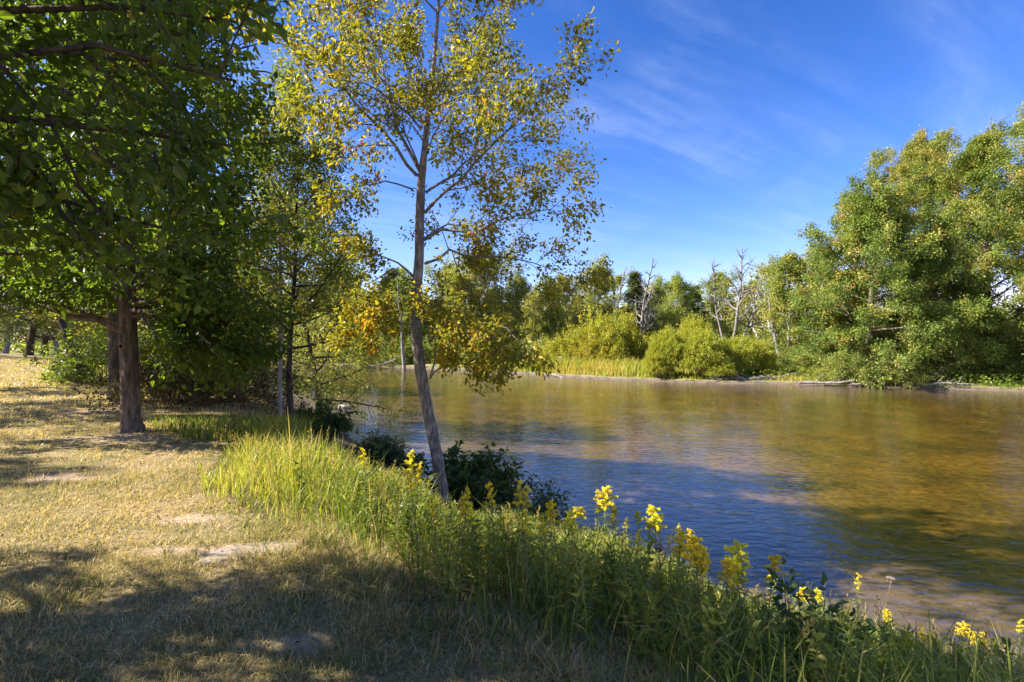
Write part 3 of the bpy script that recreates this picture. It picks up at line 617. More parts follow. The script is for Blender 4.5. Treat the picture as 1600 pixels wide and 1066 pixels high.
WOOD = [ # px, distance, top row, kind, width factor, label
 (478, 78, 455, 'round', 1.3, 'dark rounded tree overhanging the far left bend of the river'),
 (522, 76, 462, 'oval', 1.4, 'green tree on the far left shore, just right of the rounded one at the bend'),
 (560, 78, 430, 'round', 1.2, 'tall dark tree on the far shore seen left of the poplar trunk'),
 (603, 76, 415, 'pine', 1.7, 'tallest dark evergreen on the far shore left of the poplar trunk'),
 (640, 74, 440, 'oval', 1.3, 'mid green tree on the far shore directly behind the poplar trunk'),
 (690, 76, 418, 'round', 1.1, 'broad green tree on the far shore just right of the poplar trunk'),
 (722, 68, 440, 'pale', 1.3, 'pale yellow green tree on the far shore right of the poplar trunk'),
 (768, 70, 398, 'round', 1.25, 'highest broad crown of the far wood, partly behind the poplar leaves'),
 (806, 72, 440, 'oval', 1.1, 'narrow green tree right of the highest broad crown of the far wood'),
 (834, 64, 455, 'pale', 1.1, 'pale slim tree with whitish stem left of the yellow shrubs'),
 (860, 66, 446, 'pale', 1.2, 'second pale slim tree left of the yellow shrubs'),
 (893, 72, 436, 'round', 1.0, 'mid green tree whose top clears the last poplar leaves'),
 (930, 70, 424, 'oval', 1.3, 'rather bare topped green tree above the yellow shrubs'),
 (958, 76, 432, 'loose', 1.2, 'thin crowned grey green tree left of the dead snag above the yellow shrubs'),
 (996, 74, 424, 'pine', 1.5, 'blue green pointed pine behind the left dead snag'),
 (1045, 70, 436, 'round', 1.0, 'rounded brownish green tree between the two dead snags'),
 (1076, 76, 445, 'pine', 1.8, 'dark evergreen right of the rounded tree between the dead snags'),
 (1020, 82, 452, 'oval', 1.4, 'background tree filling in behind the rounded tree between the snags'),
 (1112, 78, 474, 'oval', 1.3, 'lowest tree of the treeline, in the dip where most sky shows'),
 (1140, 72, 432, 'round', 1.0, 'green tree directly behind the tall right dead snag'),
 (1172, 74, 440, 'loose', 1.2, 'thin crowned tree just right of the tall dead snag'),
 (1205, 64, 415, 'loose', 1.3, 'airy tree with pale leaning stems right of the willow bushes'),
 (1232, 56, 408, 'round', 1.1, 'green tree next to the big maples on the right'),
 (1275, 58, 400, 'oval', 1.1, 'dark green tree half hidden behind the left edge of the big maples'),
]
G_W = 'trees of the far wood across the river'
NM = {'round': 'broadleaf_tree', 'oval': 'broadleaf_tree', 'pale': 'birch_tree', 'loose': 'broadleaf_tree', 'pine': 'pine_tree'}
for px, d, top, kind, wd, lab in WOOD:
    x = X(px, d); put(kind, NM[kind], x, d, ZZ(top, d)-gz(x, d), lab, 'tree', G_W, None, wd)
# pines at the far end of the lawn
for px, d, top, lab, wd in ((45, 44, 330, 'leftmost of the dark pines at the far end of the lawn', 1.0), (68, 47, 340, 'second dark pine at the far end of the lawn, close to the leftmost', 1.0),
                        (-20, 40, 330, 'dark pine at the far end of the lawn cut by the left edge', 1.0), (110, 52, 350, 'rightmost of the dark pines at the far end of the lawn', 1.1)):
    x = X(px, d); put('park_pine', 'pine_tree', x, d, ZZ(top, d)-gz(x, d), lab, 'tree', 'dark pines at the far end of the lawn', None, wd)
for px, d, top, kind, lab in ((150, 42, 380, 'round', 'dense green tree behind the bright sapling'), (205, 40, 360, 'round', 'dense green tree right behind the two big trunks'), (262, 38, 370, 'oval', 'green tree behind the brown thicket'),
                         (315, 40, 360, 'round', 'rounded green tree behind the thicket, near the river'), (370, 36, 400, 'oval', 'last green tree of the near shore before the river bend'), (8, 62, 400, 'round', 'distant tree behind the pines at the left edge'), (90, 66, 400, 'round', 'distant tree behind the gap between pines')):
    x = X(px, d); put(kind, NM[kind], x, d, ZZ(top, d)-gz(x, d), lab, 'tree', 'trees behind the left lawn', None, 1.4)
# big maples on the right bank
def big(seed, px, d, top, cr, lab, env='wide', n=42, leaf='silver_leaf', clear=.05, el=(-12, 62), nsub=(9, 6), wd=1.0, sz=.165, per=44, lean=(0, 0), sp=.18):
    x = X(px, d); H = ZZ(top, d)-gz(x, d)
    T = auto_tree(seed, H, .3, cr, clear, int(n*.85), nsub, .44, env, lean=lean, elev=el, bend=.3)
    place_tree(T, 'silver_maple', x, d, lab, 'tree', M[leaf], M['bark'], dict(size=sz, per=per, spread=sp, tone=.24, up=.75), 'big trees on the right far bank')
big(201, 1356, 39.5, 322, 4.9, 'broad sunlit tree with yellowish tips at the left end of the big group', 'round', 46)
big(202, 1350, 47, 262, 3.0, 'taller tree with a red tipped spur showing above the left end of the big group', 'slim', 26, clear=.35, per=14, nsub=(6, 5))
big(203, 1450, 47, 214, 5.4, 'tallest dark green crown in the middle of the big right hand group', 'round', 46, 'wood_leaf', clear=.12)
big(204, 1548, 41, 232, 6.0, 'tall sunlit tree at the right edge of the photograph', 'round', 50)
big(205, 1470, 38.5, 400, 4.2, 'lower leafy tree hanging over the dark hollow between the big crowns', 'round', 34, clear=.12)
big(206, 1655, 37, 250, 6.5, 'big tree cut off by the right edge of the photograph', 'round', 44)
big(207, 1335, 42.5, 430, 2.4, 'smaller yellow green tree on the left flank of the big right hand group', 'round', 30, leaf='pale_leaf', clear=.06)
# far-off wood closing the view
def far_wood():
    rng = np.random.RandomState(77); P = []
    ang = np.radians(np.linspace(-62, 62, 170))
    for a in ang:
        d = rng.uniform(105, 150); x = d*math.tan(a) if abs(a) < 1 else d*math.tan(a); d2 = d
        h = rng.uniform(8, 12.0)*d/110*.95
        n = 420; u = rng.uniform(0, 1, n); r = 4.5*np.sqrt(np.clip(1-(2*u-.8)**2*.6, .05, 1))*np.sqrt(rng.uniform(.3, 1, n)); th = rng.uniform(0, 6.28, n)
        P.append(np.stack([x+r*np.cos(th), d2+r*np.sin(th), -1+u*h], 1))
    P = np.concatenate(P); keep = inside(P[:, :2], LAWN) | (~inside(P[:, :2], RIVER)); P = P[keep]
    V, q, ti = leaves(rng, P, np.zeros_like(P)+[0, 0, .2], 1.1, KITE, .6, .2)
    tag(build('distant_wood', V, q, None, M['wood_leaf'], None, {'tint': ti}), 'far-off wood that closes the view behind the separate trees', 'wood', kind='stuff')
far_wood()

# ---------------------------------------------------------------- shrubs of the far bank
S = {}
def dome(seed):
    """round willow bush: many thin stems fanning out to an even dome"""
    T = Tree(seed); rng = T.rng; c = np.array([0, 0, .62]); ph = rng.uniform(0, 6.28, 4)
    for i in range(900):
        d = nrm(rng.normal(0, 1, 3)); d[2] = abs(d[2])*1.1-.45; d = nrm(d)
        az = math.atan2(d[1], d[0]); lump = 1+.10*math.sin(3*az+ph[0]+2*d[2])+.08*math.sin(5*d[2]*2+2*az+ph[1])
        e = c+d*np.array([1.0, 1.0, .80])*lump*rng.uniform(.86, 1.03); e[2] = max(e[2], .03)
        s_ = c+(e-c)*.66; T.tw.append((s_, e))
        if i % 9 == 0:
            q = np.array([(0, 0, -.03), s_*.45+[0, 0, .05], s_, e]); T.br.tube(q, [.022, .015, .008, .003], 4)
    return T
def put_far_shrub(key, px, d, H, Wd, label, mat, group, name='shrub', crown=None, seed=0, cat='shrub'):
    x = X(px, d); H *= .70; Wd *= .72 if key[0] != 'w' else .80; sc = (Wd, Wd, H)
    if key not in S:
        T = dome(300+seed) if key[0] == 'w' else shrub(300+seed, 1.0, 1.0, 34, (5, 5), .5, low=5, up=88)
        r = put_shrub(T, name, x, d, label, mat, M['dry_stem'], crown or dict(size=.085, per=9, spread=.065, up=.6, tone=.2), cat, group); r.scale = sc; S[key] = r
    else:
        r = dup(S[key], (x, d, gz(x, d)), px*.7, sc, label, group); r.name = name
    return r
GY = 'yellowing shrubs on the far bank'
for k, (px, d, H, Wd, lab) in enumerate(((872, 57, 3.2, 2.6, 'orange tinged low shrub at the left end of the yellow shrubs'), (905, 58, 4.6, 2.8, 'yellow green shrub left of the tallest bright yellow one'),
        (945, 57, 5.8, 3.2, 'tallest bright yellow shrub on the far bank'), (978, 59, 6.3, 2.6, 'yellow and orange topped shrub left of the pale dead snag'), (925, 55, 3.0, 2.4, 'small yellow shrub in front of the tallest yellow one'), (1022, 58, 3.2, 2.2, 'olive yellow shrub between the pale snag and the round willows'))):
    put_far_shrub('y%d' % (k % 2), px, d, H, Wd, lab, M['yellow_leaf'], GY, 'yellow_shrub', seed=k)
GW = 'round willow bushes at the water edge'
for k, (px, d, H, Wd, lab) in enumerate(((1042, 42.5, 4.0, 1.9, 'round willow bush with the domed top at the left of the clump'), (1085, 46, 5.0, 2.2, 'highest round willow dome, rising behind the others'),
        (1098, 41.5, 3.9, 2.4, 'widest willow bush in the middle at the water edge'), (1028, 42.2, 2.4, 1.6, 'low willow bush at the left foot of the clump'), (1150, 42, 3.2, 2.2, 'looser willow bush right of the widest one, above the driftwood'), (1185, 42.5, 2.9, 1.7, 'last small willow bush at the right end of the clump'), (1125, 40.4, 1.6, 1.5, 'lowest willow bush trailing into the water in front'))):
    put_far_shrub('w%d' % (k % 2), px, d, H, Wd, lab, M['willow_leaf'], GW, 'willow_bush', dict(size=.075, per=30, spread=.035, shape=NEEDLE, up=.3, tone=.12), 20+k)
GB = 'green undergrowth bushes of the far bank'
for k, (px, d, H, Wd, lab) in enumerate(((838, 60, 2.8, 2.4, 'dark green bush left of the orange tinged shrub'), (800, 62, 2.8, 2.6, 'green bush on the far shore under the poplar leaves'), (745, 62, 3.0, 3.0, 'green bush on the far shore right of the poplar trunk'),
        (700, 65, 3.2, 3.0, 'green bush behind the poplar fork'), (620, 66, 3.4, 3.2, 'pale round bush hanging over the far shore left of the poplar trunk'), (585, 68, 3.4, 3.2, 'pale bush at the far shore left of the round one'), (540, 72, 3.4, 3.2, 'bush at the far shore near the river bend'), (495, 74, 4.0, 3.6, 'bush at the far left shore beyond the close pair of trunks'), (655, 66, 3.0, 3.0, 'bush behind the poplar trunk at the far shore'),
        (1215, 46, 1.8, 1.8, 'low leafy bush in the sunny gap right of the willows'), (1310, 38.5, 2.0, 2.2, 'leafy bush on the shore at the foot of the big trees'), (1345, 37.5, 2.2, 2.2, 'low bush leaning over the shore beneath the broad sunlit tree'), (1405, 36.6, 1.7, 2.0, 'low bush with a pinkish spray beneath the big trees'), (1285, 41, 1.4, 2.0, 'low yellow green bush on the shore left of the big trees'),
        (1245, 52, 2.4, 2.6, 'bush at the back of the sunny gap'), (1500, 38, 2.0, 2.8, 'shaded bush under the big right hand trees'), (1570, 37, 1.8, 2.6, 'shaded bush near the right edge of the photograph'), (1440, 39, 2.6, 2.8, 'shaded bush in the dark hollow between big trees'), (1610, 38, 2.8, 3.0, 'shaded bush cut by the right edge'), (1160, 56, 3.0, 3.0, 'grey green bush behind the willow clump'), (1110, 60, 3.2, 3.0, 'bush between the tall snag and the willow domes'), (1195, 58, 3.6, 2.6, 'bush under the airy tree'))):
    put_far_shrub('g%d' % (k % 3), px, d, H, Wd, lab, M['silver_leaf'] if k % 3 else M['weed_leaf'], GB, 'bush', seed=40+k)
# dead snags
M['snag_bark'] = bark('snag_bark', (.10, .09, .08), (.27, .245, .22), 8, .4)
def snag(px, d, top, seed, lab, spread, n=14, lean=(0, 0), forks=None):
    x = X(px, d); z = gz(x, d); root = empty('dead_tree', (x, d, z), lab, 'dead tree', 'bare dead snags above the far bank')
    T = Tree(seed); rng = T.rng; H = ZZ(top, d)-z
    st = forks or [((lean[0], lean[1], 1), H)]
    for k, (dr, h) in enumerate(st):
        pts = path(rng, (0.12*k, 0, -.2), dr, h, 10, .1, .07); r = .21 if k == 0 else .16
        T.trunk.tube(pts, r*1.15*np.linspace(1, .2, 11), 8, rough=.04, rng=rng)
        for i in range(n):
            u = .38+.58*(i+rng.uniform(0, 1))/n; p, t = lerp(pts, u); az = i*2.4+rng.uniform(-.4, .4); el = R(rng.uniform(10, 50))
            T.limb(p, (math.cos(az)*math.cos(el), math.sin(az)*math.cos(el)*.6, math.sin(el)), spread*rng.uniform(.5, 1.2)*(1.3-u), .12*(1.2-u)+.04, (5, 3), .5, 2, .45, .2); T.br.build('limb', M['snag_bark'], root, True); T.br = Geo()
    T.trunk.build('trunk', M['snag_bark'], root, True)
snag(1003, 60, 408, 401, 'pale dead snag rising from the yellow shrubs, leftmost of the tall ones', 2.6, 12, forks=[((.02, 0, 1), 12.8), ((.12, .1, 1), 10)])
snag(1140, 62, 388, 402, 'tallest dead snag with spreading bare arms right of centre', 3.8, 14, forks=[((.10, 0, 1), 14.4), ((-.26, .1, 1), 13), ((.30, 0, 1), 12.0)])
snag(952, 68, 412, 403, 'thin bare twigged snag behind the left part of the far wood', 2.0, 12)
snag(1225, 54, 455, 404, 'small leaning pale dead stem in front of the airy tree', 1.5, 8, lean=(-.25, 0))
snag(632, 60, 425, 405, 'thin whitish dead stem seen just left of the poplar trunk', 1.2, 8)
snag(745, 62, 410, 406, 'grey dead stem between the broad crowns right of the poplar', 1.6, 8)

# ---------------------------------------------------------------- driftwood and logs at the far shore
def drift_pile():
    x, y = X(1160, 39.6), 39.6; root = empty('driftwood_pile', (x, y, WATER), 'tangled grey driftwood heap at the water edge below the willows', 'driftwood')
    rng = np.random.RandomState(8)
    for i in range(26):
        g = Geo(); a = rng.uniform(-.5, .5)+(3.14 if rng.uniform() < .5 else 0); p = np.array([rng.uniform(-2.3, 2.6), rng.uniform(-.4, .5), rng.uniform(.02, .45)])
        Ln = rng.uniform(.6, 2.2); q = path(rng, p, (math.cos(a), math.sin(a)*.5, rng.uniform(-.12, .25)), Ln, 5, 0, .12)
        g.tube(q, np.linspace(rng.uniform(.04, .10), .015, 6), 6); g.build('branch', M['drift'], root, True)
drift_pile()
GL = 'driftwood logs lying along the far shore'
for k, (px, py, ln, ang, r, lab) in enumerate(((1290, 603.5, 3.6, -.25, .10, 'long pale log on the sand right of the driftwood heap'), (1345, 604, 2.2, -.2, .08, 'pale forked branch on the shore under the leaning bush'), (1455, 606, 2.6, .25, .12, 'dark log tilted up on the grass under the big trees'),
        (1480, 608, 3.0, -.5, .09, 'thin log at the waterline under the big trees'), (1370, 606, 3.2, -.35, .07, 'thin half sunken branch left of the dark tilted log'), (870, 589.5, 2.5, -.7, .08, 'pale stick on the mud below the reeds'), (598, 575, 3.4, .1, .14, 'grey log on the far left shore'))):
    d = 3.25*800/(py-533)+.3; x = X(px, d); root = empty('driftwood_log', (x, d, WATER+.12), lab, 'log', GL, ang)
    rng = np.random.RandomState(500+k); g = Geo(); q = path(rng, (-ln/2, 0, .05), (1, 0, .04 if k != 2 else .22), ln, 8, 0, .07)
    g.tube(q, r*np.linspace(1.2, .5, 9), 8, rough=.07, rng=rng)
    g.build('stem', M['drift'] if k != 2 else M['bark'], root, True)
    g = Geo()
    for j in range(3):
        p, t = lerp(q, .3+.2*j); g.tube(path(rng, p, nrm(t+rng.normal(0, .5, 3)+[0, 0, .7]), ln*.25, 4, 0, .1), np.linspace(r*.4, r*.12, 5), 5)
    g.build('twigs', M['drift'] if k != 2 else M['bark'], root, True)

# ---------------------------------------------------------------- blades: lawn, tall grass, reeds
def blades(rng, x, y, z, h, wdt, bend, tint, az=None, seg=2):
    n = len(x); az = rng.uniform(0, 6.283, n) if az is None else az
    ba = az+rng.normal(0, .5, n)
    dx, dy = np.cos(ba), np.sin(ba); sx_, sy_ = -np.sin(az), np.cos(az)
    P = np.stack([x, y, z], 1); Vs = []
    us = np.linspace(0, 1, seg+1)
    for u in us:
        c = P + np.stack([dx*bend*h*u*u, dy*bend*h*u*u, h*u*(1-.35*bend*u)], 1)
        if u < 1:
            w = (wdt*(1-u*.55)*.5)[:, None]*np.stack([sx_, sy_, np.zeros(n)], 1); Vs += [c-w, c+w]
        else: Vs.append(c)
    k = len(Vs); V = np.stack(Vs, 1).reshape(-1, 3); b = (np.arange(n)*k)[:, None]
    q = np.concatenate([b+np.array([[2*i, 2*i+1, 2*i+3, 2*i+2]]) for i in range(seg-1)], 0) if seg > 1 else None
    t = b+np.array([[2*seg-2, 2*seg-1, 2*seg]])
    return V, q, t, np.repeat(tint, k)
def lawn_blades():
    rng = np.random.RandomState(90); parts = []
    for (d0, d1, dens, h, w) in ((1.9, 3.2, 9500, .050, .0036), (3.2, 5, 5600, .050, .0046), (5, 8, 2500, .048, .0066), (8, 14, 800, .05, .0105), (14, 26, 260, .07, .022), (26, 52, 60, .09, .045)):
        # polar sampling inside the view wedge plus a margin
        A = np.radians(np.array([-60, 26])); n = int(dens*(d1*d1-d0*d0)/2*(A[1]-A[0]))
        r = np.sqrt(rng.uniform(d0*d0, d1*d1, n)); a = rng.uniform(A[0], A[1], n); x = r*np.sin(a); y = r*np.cos(a)
        z, lawn, riv, bank, t, dE, dS, dF = terrain(x, y, True)
        br = bareness(x, y); thin = .5+.5*wob(x, y, 3.1)
        k = (lawn | (bank & (t < .25))) & (rng.uniform(0, 1, n) > br*.72) & (rng.uniform(0, 1, n) < .55+.6*thin)
        k &= ~((np.abs(x+2.03) < .32) & (np.abs(y-(4.03+(x+2.03)*.35)) < .11) & (rng.uniform(0, 1, n) < .9))
        x, y, z, dE2, thin = x[k], y[k], z[k], dE[k], thin[k]; n = len(x)
        green = np.clip(.5+.55*wob(x, y, 1.15)+.35*wob(x, y, 4.2)+.4*wob(x+3, y, 11), 0, 1)*sstep(9, 2.5, y+.15*x)*.9+.15 + .35*sstep(.9, 0, dE2)
        ti = np.clip(rng.normal(.68, .17, n)-.80*green*rng.uniform(0, .75, n), 0, 1)
        hh = h*rng.uniform(.5, 1.6, n)*(1+.5*wob(x, y, 2.6)+.55*wob(x+3, y, 11))*(1+1.2*sstep(.7, 0, dE2)*sstep(6, 4, y))
        parts.append(blades(rng, x, y, z-.004, np.maximum(hh, .012), w*rng.uniform(.6, 1.3, n), rng.uniform(.3, 1.7, n), ti, seg=2))
    join_blades(parts, 'lawn_grass', M['lawn_grass'], 'short dry straw coloured lawn grass with green patches', 'grass')
def join_blades(parts, name, mat, label, cat):
    n = 0; V = []; Q = []; Tt = []; A = []
    for v, q, t, a in parts:
        V.append(v); A.append(a)
        if q is not None: Q.append(q+n)
        Tt.append(t+n); n += len(v)
    o = build(name, np.concatenate(V), np.concatenate(Q) if Q else None, np.concatenate(Tt), mat, None, {'tint': np.concatenate(A)})
    tag(o, label, cat, kind='stuff'); return o
lawn_blades()
SKY = np.array([(-200, 640), (200, 640), (300, 655), (335, 722), (352, 690), (400, 676), (470, 674), (520, 692), (560, 722), (600, 735), (650, 748), (700, 795), (760, 800), (800, 795), (860, 825), (930, 820), (1000, 850), (1060, 872), (1100, 905), (1150, 925), (1200, 935), (1250, 940), (1300, 945), (1360, 960), (1420, 978), (1480, 990), (1540, 998), (1600, 1008), (2200, 1250)], float)
def cap(x, y, z, jitter=None):
    """how tall a bank plant can grow before it would hide the water beyond"""
    px = 800+800*x/np.maximum(y, .3); ys = np.interp(px, SKY[:, 0], SKY[:, 1])
    ys = np.where((y > 8.4) & (px < 480), 645, ys)
    return EYE-(ys-533)/800*y-z, px
def bank_blades():
    rng = np.random.RandomState(91); parts = []
    n = 290000; x = rng.uniform(-10, 7, n); y = rng.uniform(1.6, 16, n)
    z, lawn, riv, bank, t, dE, dS, dF = terrain(x, y, True)
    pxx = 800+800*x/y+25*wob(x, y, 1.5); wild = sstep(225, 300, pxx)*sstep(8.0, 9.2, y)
    k = ((bank & (t < .96)) | (lawn & ((dE < .22+.12*wob(x, y, 5)) | (wild > .3)))) & (y > .85*np.abs(x)*.9-.2); x, y, z, t, dE, lawn, wild = x[k], y[k], z[k], t[k], dE[k], lawn[k], wild[k]
    acc = rng.uniform(0, 1, len(x)) < np.clip(4.0/np.maximum(y, 1)**1.0, .3, 1)*np.where(y < 7, .55, 1); x, y, z, t, dE, lawn, wild = x[acc], y[acc], z[acc], t[acc], dE[acc], lawn[acc], wild[acc]
    c, px = cap(x, y, z); n = len(x)
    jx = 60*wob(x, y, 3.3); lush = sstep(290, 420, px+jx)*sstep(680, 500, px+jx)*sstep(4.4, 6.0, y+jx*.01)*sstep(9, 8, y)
    nearb = 0
    tall = np.where(lawn, .10+.32*wild, .15+.5*sstep(0, .9, dE))
    h = (tall*(1+.35*wob(x, y, 2.2)))*rng.uniform(.55, 1.35, n); h = h*(1-lush)+lush*rng.uniform(.45, 1.05, n)*(.45+.55*sstep(0, .6, dE))
    h = np.minimum(h, c*np.where(rng.uniform(0, 1, n) < .05, rng.uniform(.9, 1.4, n), rng.uniform(.5, 1.06, n))*(1+.18*wob(x, y, 5))); ok = (h > .05) & (rng.uniform(0, 1, n) < .55+.45*lush+.25*wob(x, y, 3)); x, y, z, h, px, lush, t, dE = [v[ok] for v in (x, y, z, h, px, lush, t, dE)]; n = len(x)
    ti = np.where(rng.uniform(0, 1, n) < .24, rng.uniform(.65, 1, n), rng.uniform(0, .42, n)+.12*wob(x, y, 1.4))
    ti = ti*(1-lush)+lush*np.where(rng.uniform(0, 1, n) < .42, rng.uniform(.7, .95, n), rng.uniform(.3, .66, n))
    ti = np.clip(ti+.25*sstep(.5, 0, dE)*rng.uniform(0, 1, n), 0, 1)
    w = (.006+.0085*rng.uniform(0, 1, n)**2)*(.7+.08*y)
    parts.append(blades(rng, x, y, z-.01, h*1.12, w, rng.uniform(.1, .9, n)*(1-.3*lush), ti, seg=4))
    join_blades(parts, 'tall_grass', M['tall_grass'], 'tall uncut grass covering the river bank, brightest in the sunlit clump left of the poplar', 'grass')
bank_blades()
def far_blades():
    rng = np.random.RandomState(92); parts = []
    # reeds along the far shore
    n = 60000; x = rng.uniform(-8, 46, n); y = rng.uniform(28, 66, n)
    z, lawn, riv, bank, t, dE, dS, dF = terrain(x, y, True)
    k = (~riv) & (dF > .45+.5*wob(x, y, .9)) & (dF < 11) & (dF < dS); x, y, z, dF = x[k], y[k], z[k], dF[k]; n = len(x); px = 800+800*x/y
    reed = sstep(770, 800, px)*sstep(1040, 1000, px)
    h = (.35+.95*reed*sstep(.5, 1.6, dF)+.25*wob(x, y, .7))*rng.uniform(.6, 1.3, n); h = np.maximum(h, .15)
    ti = np.clip(rng.normal(.45, .16, n)+.28*wob(x, y, .55)+.1*reed-.25*sstep(1270, 1330, px), 0, 1)
    parts.append(blades(rng, x, y, z-.02, h, rng.uniform(.03, .09, n), rng.uniform(.1, .7, n), ti, seg=2))
    join_blades(parts, 'reeds', M['reed'], 'green and golden reeds and meadow grass along the far shore', 'reeds')
    # leafy ground cover below the right hand trees and in the sunny gap
    rng = np.random.RandomState(93); n = 60000; x = rng.uniform(16, 50, n); y = rng.uniform(28, 60, n)
    z, lawn, riv, bank, t, dE, dS, dF = terrain(x, y, True); k = (~riv) & (dF > .8) & (dF < 10) & (dF < dS) & (rng.uniform(0, 1, n) < .5+.6*wob(x, y, .6)); x, y, z = x[k], y[k], z[k]
    P = np.stack([x, y, z+rng.uniform(.05, .75, len(x))*(1+.5*wob(x, y, 1.1))], 1)
    V, q, ti = leaves(rng, P, np.zeros_like(P), .22, KITE, 1.0, .1)
    tag(build('ground_cover', V, q, None, M['green_sapling_leaf'], None, {'tint': ti}), 'leafy green ground cover on the right part of the far bank', 'ground cover', kind='stuff')
far_blades()

# ---------------------------------------------------------------- leafy weeds and flowers of the near bank
def weed_mass():
    rng = np.random.RandomState(95); g = Geo(); P = []; D = []; Tn = []
    n = 5200; x = rng.uniform(-4.5, 6, n); y = rng.uniform(2.4, 9.5, n)
    z, lawn, riv, bank, t, dE, dS, dF = terrain(x, y, True); c, px = cap(x, y, z)
    h = np.minimum(rng.uniform(.35, .85, n), c*rng.uniform(.62, 1.0, n))
    dens = sstep(430, 600, px)*(1-.35*sstep(950, 1200, px))*sstep(.15, .8, dE)
    k = bank & (t < .9) & (h > .14) & (rng.uniform(0, 1, n) < dens); x, y, z, h, px = x[k], y[k], z[k], h[k], px[k]
    for i in range(len(x)):
        lean = rng.normal(0, .16, 2); p0 = np.array([x[i], y[i], z[i]-.02]); top = p0+np.array([lean[0]*h[i], lean[1]*h[i], h[i]])
        g.tube([p0, (p0+top)/2+rng.normal(0, .01, 3), top], [.004, .003, .0015], 3)
        m = int(14+50*h[i]); u = np.linspace(.22, 1, m); a = np.arange(m)*2.4+rng.uniform(0, 6)
        P.append(p0*(1-u[:, None])+top*u[:, None]); D.append(np.stack([np.cos(a), np.sin(a), .35+.6*u], 1)); Tn.append(np.clip(np.full(m, rng.uniform(.1, .75))+rng.normal(0, .12, m), 0, 1))
    for kind, (sz, shp) in enumerate(((.078, (LANCE[0]*np.array([1, 1.15, 1]), LANCE[1])), (.05, LEAF6), (.11, (LANCE[0]*np.array([1, .7, 1.6]), LANCE[1])))):
        sel = [i for i in range(len(P)) if (i*7 % 10 < 6, 6 <= i*7 % 10 < 8, i*7 % 10 >= 8)[kind]]
        Pk = np.concatenate([P[i] for i in sel]); Dk = np.concatenate([D[i] for i in sel])*1.6; Tk = np.concatenate([Tn[i] for i in sel])
        V, q, ti = leaves(rng, Pk, Dk, sz, shp, .7, .15, Tk); g.add(V, q, None, ti)
    tag(g.build('leafy_weeds', M['weed_leaf']), 'dense leafy stems of weeds between the tall grass on the bank', 'weeds', kind='stuff')
weed_mass()
def seed_culms():
    rng = np.random.RandomState(96); st = Geo(); n = 1500; x = rng.uniform(-4.6, 6, n); y = rng.uniform(2.6, 9, n)
    z, lawn, riv, bank, t, dE, dS, dF = terrain(x, y, True); c, px = cap(x, y, z); c = c+.05; h = np.minimum(rng.uniform(.45, .95, n), c*rng.uniform(.85, 1.16, n))
    k = bank & (t < .93) & (h > .2) & (dE > .12) & (rng.uniform(0, 1, n) < .5); B = []
    for i in np.where(k)[0]:
        q = path(rng, (x[i], y[i], z[i]-.02), (rng.normal(0, .22), rng.normal(0, .22), 1), h[i], 5, -.25, .06); st.tube(q, np.linspace(.0022, .0012, 6), 3, rng.uniform(.3, .9))
        u = rng.uniform(.74, 1.0, 26); B.append(np.array([lerp(q, v)[0] for v in u])+rng.normal(0, .009, (26, 3)))
    B = np.concatenate(B); V, q, ti = leaves(rng, B, np.tile([0, 0, 1.0], (len(B), 1)), .024, (KITE[0]*np.array([1, .6, 1]), KITE[1]), .2, -.4, np.clip(rng.normal(.85, .12, len(B)), .5, 1)); st.add(V, q, None, ti)
    tag(st.build('seeding_grass', M['tall_grass']), 'thin straw coloured grass stalks with loose seed heads scattered along the bank', 'grass', kind='stuff')
seed_culms()
def make_rod(seed, plume):
    """goldenrod 1 m tall: stem, leaves, arching flower sprays"""
    rng = np.random.RandomState(seed); stem = Geo(); lf = Geo(); fl = Geo()
    pts = path(rng, (0, 0, -.04), (rng.normal(0, .05), rng.normal(0, .05), 1), 1.0, 6, .1, .03); stem.tube(pts, np.linspace(.007, .003, 7), 5)
    m = 64; u = np.linspace(.12, .92, m); a = np.arange(m)*2.4; P = np.array([lerp(pts, v)[0] for v in u])
    V, q, ti = leaves(rng, P, np.stack([np.cos(a), np.sin(a), .1+.5*u], 1)*1.8, .10, (LANCE[0]*np.array([1, 1.1, 1]), LANCE[1]), .8, .1); lf.add(V, q, None, ti)
    nr = 16 if plume > .5 else 8
    for i in range(nr):
        v = .78+.22*(i+1)/nr; p, t = lerp(pts, min(v, .999)); az = i*2.4+rng.uniform(-.3, .3); Ln = (.145-.085*(v-.78)/.22)*plume*rng.uniform(.8, 1.2)
        q_ = path(rng, p, (math.cos(az), math.sin(az), .95), Ln, 5, -.9, .05); stem.tube(q_, np.linspace(.002, .001, 6), 3)
        k = int(150*plume); w = rng.uniform(.12, 1.05, k); B = np.array([lerp(q_, min(s_, .999))[0] for s_ in w])+rng.normal(0, .006, (k, 3))+np.array([0, 0, .006])
        V, q, ti = leaves(rng, B, rng.normal(0, 1, (k, 3))+[0, 0, .8], .0125, (KITE[0]*np.array([1, 1.5, 1]), KITE[1]), .6, -.3); fl.add(V, q, None, ti)
    return stem, lf, fl
RODS = []
def rod_root(kind, loc, rz, h, label, group):
    if RODS[kind][1] is None:
        st, lf, fl = RODS[kind][0]; r = empty('goldenrod', loc, label, 'flower', group, rz, h)
        st.build('stem', M['stem'], r, True); lf.build('leaves', M['rod_leaf'], r); fl.build('flower_head', M['flower'], r); RODS[kind][1] = r; return r
    return dup(RODS[kind][1], loc, rz, h, label, group)
for i, pl in enumerate((1.0, .72, .50, .78, .38)): RODS.append([make_rod(600+i, pl), None])
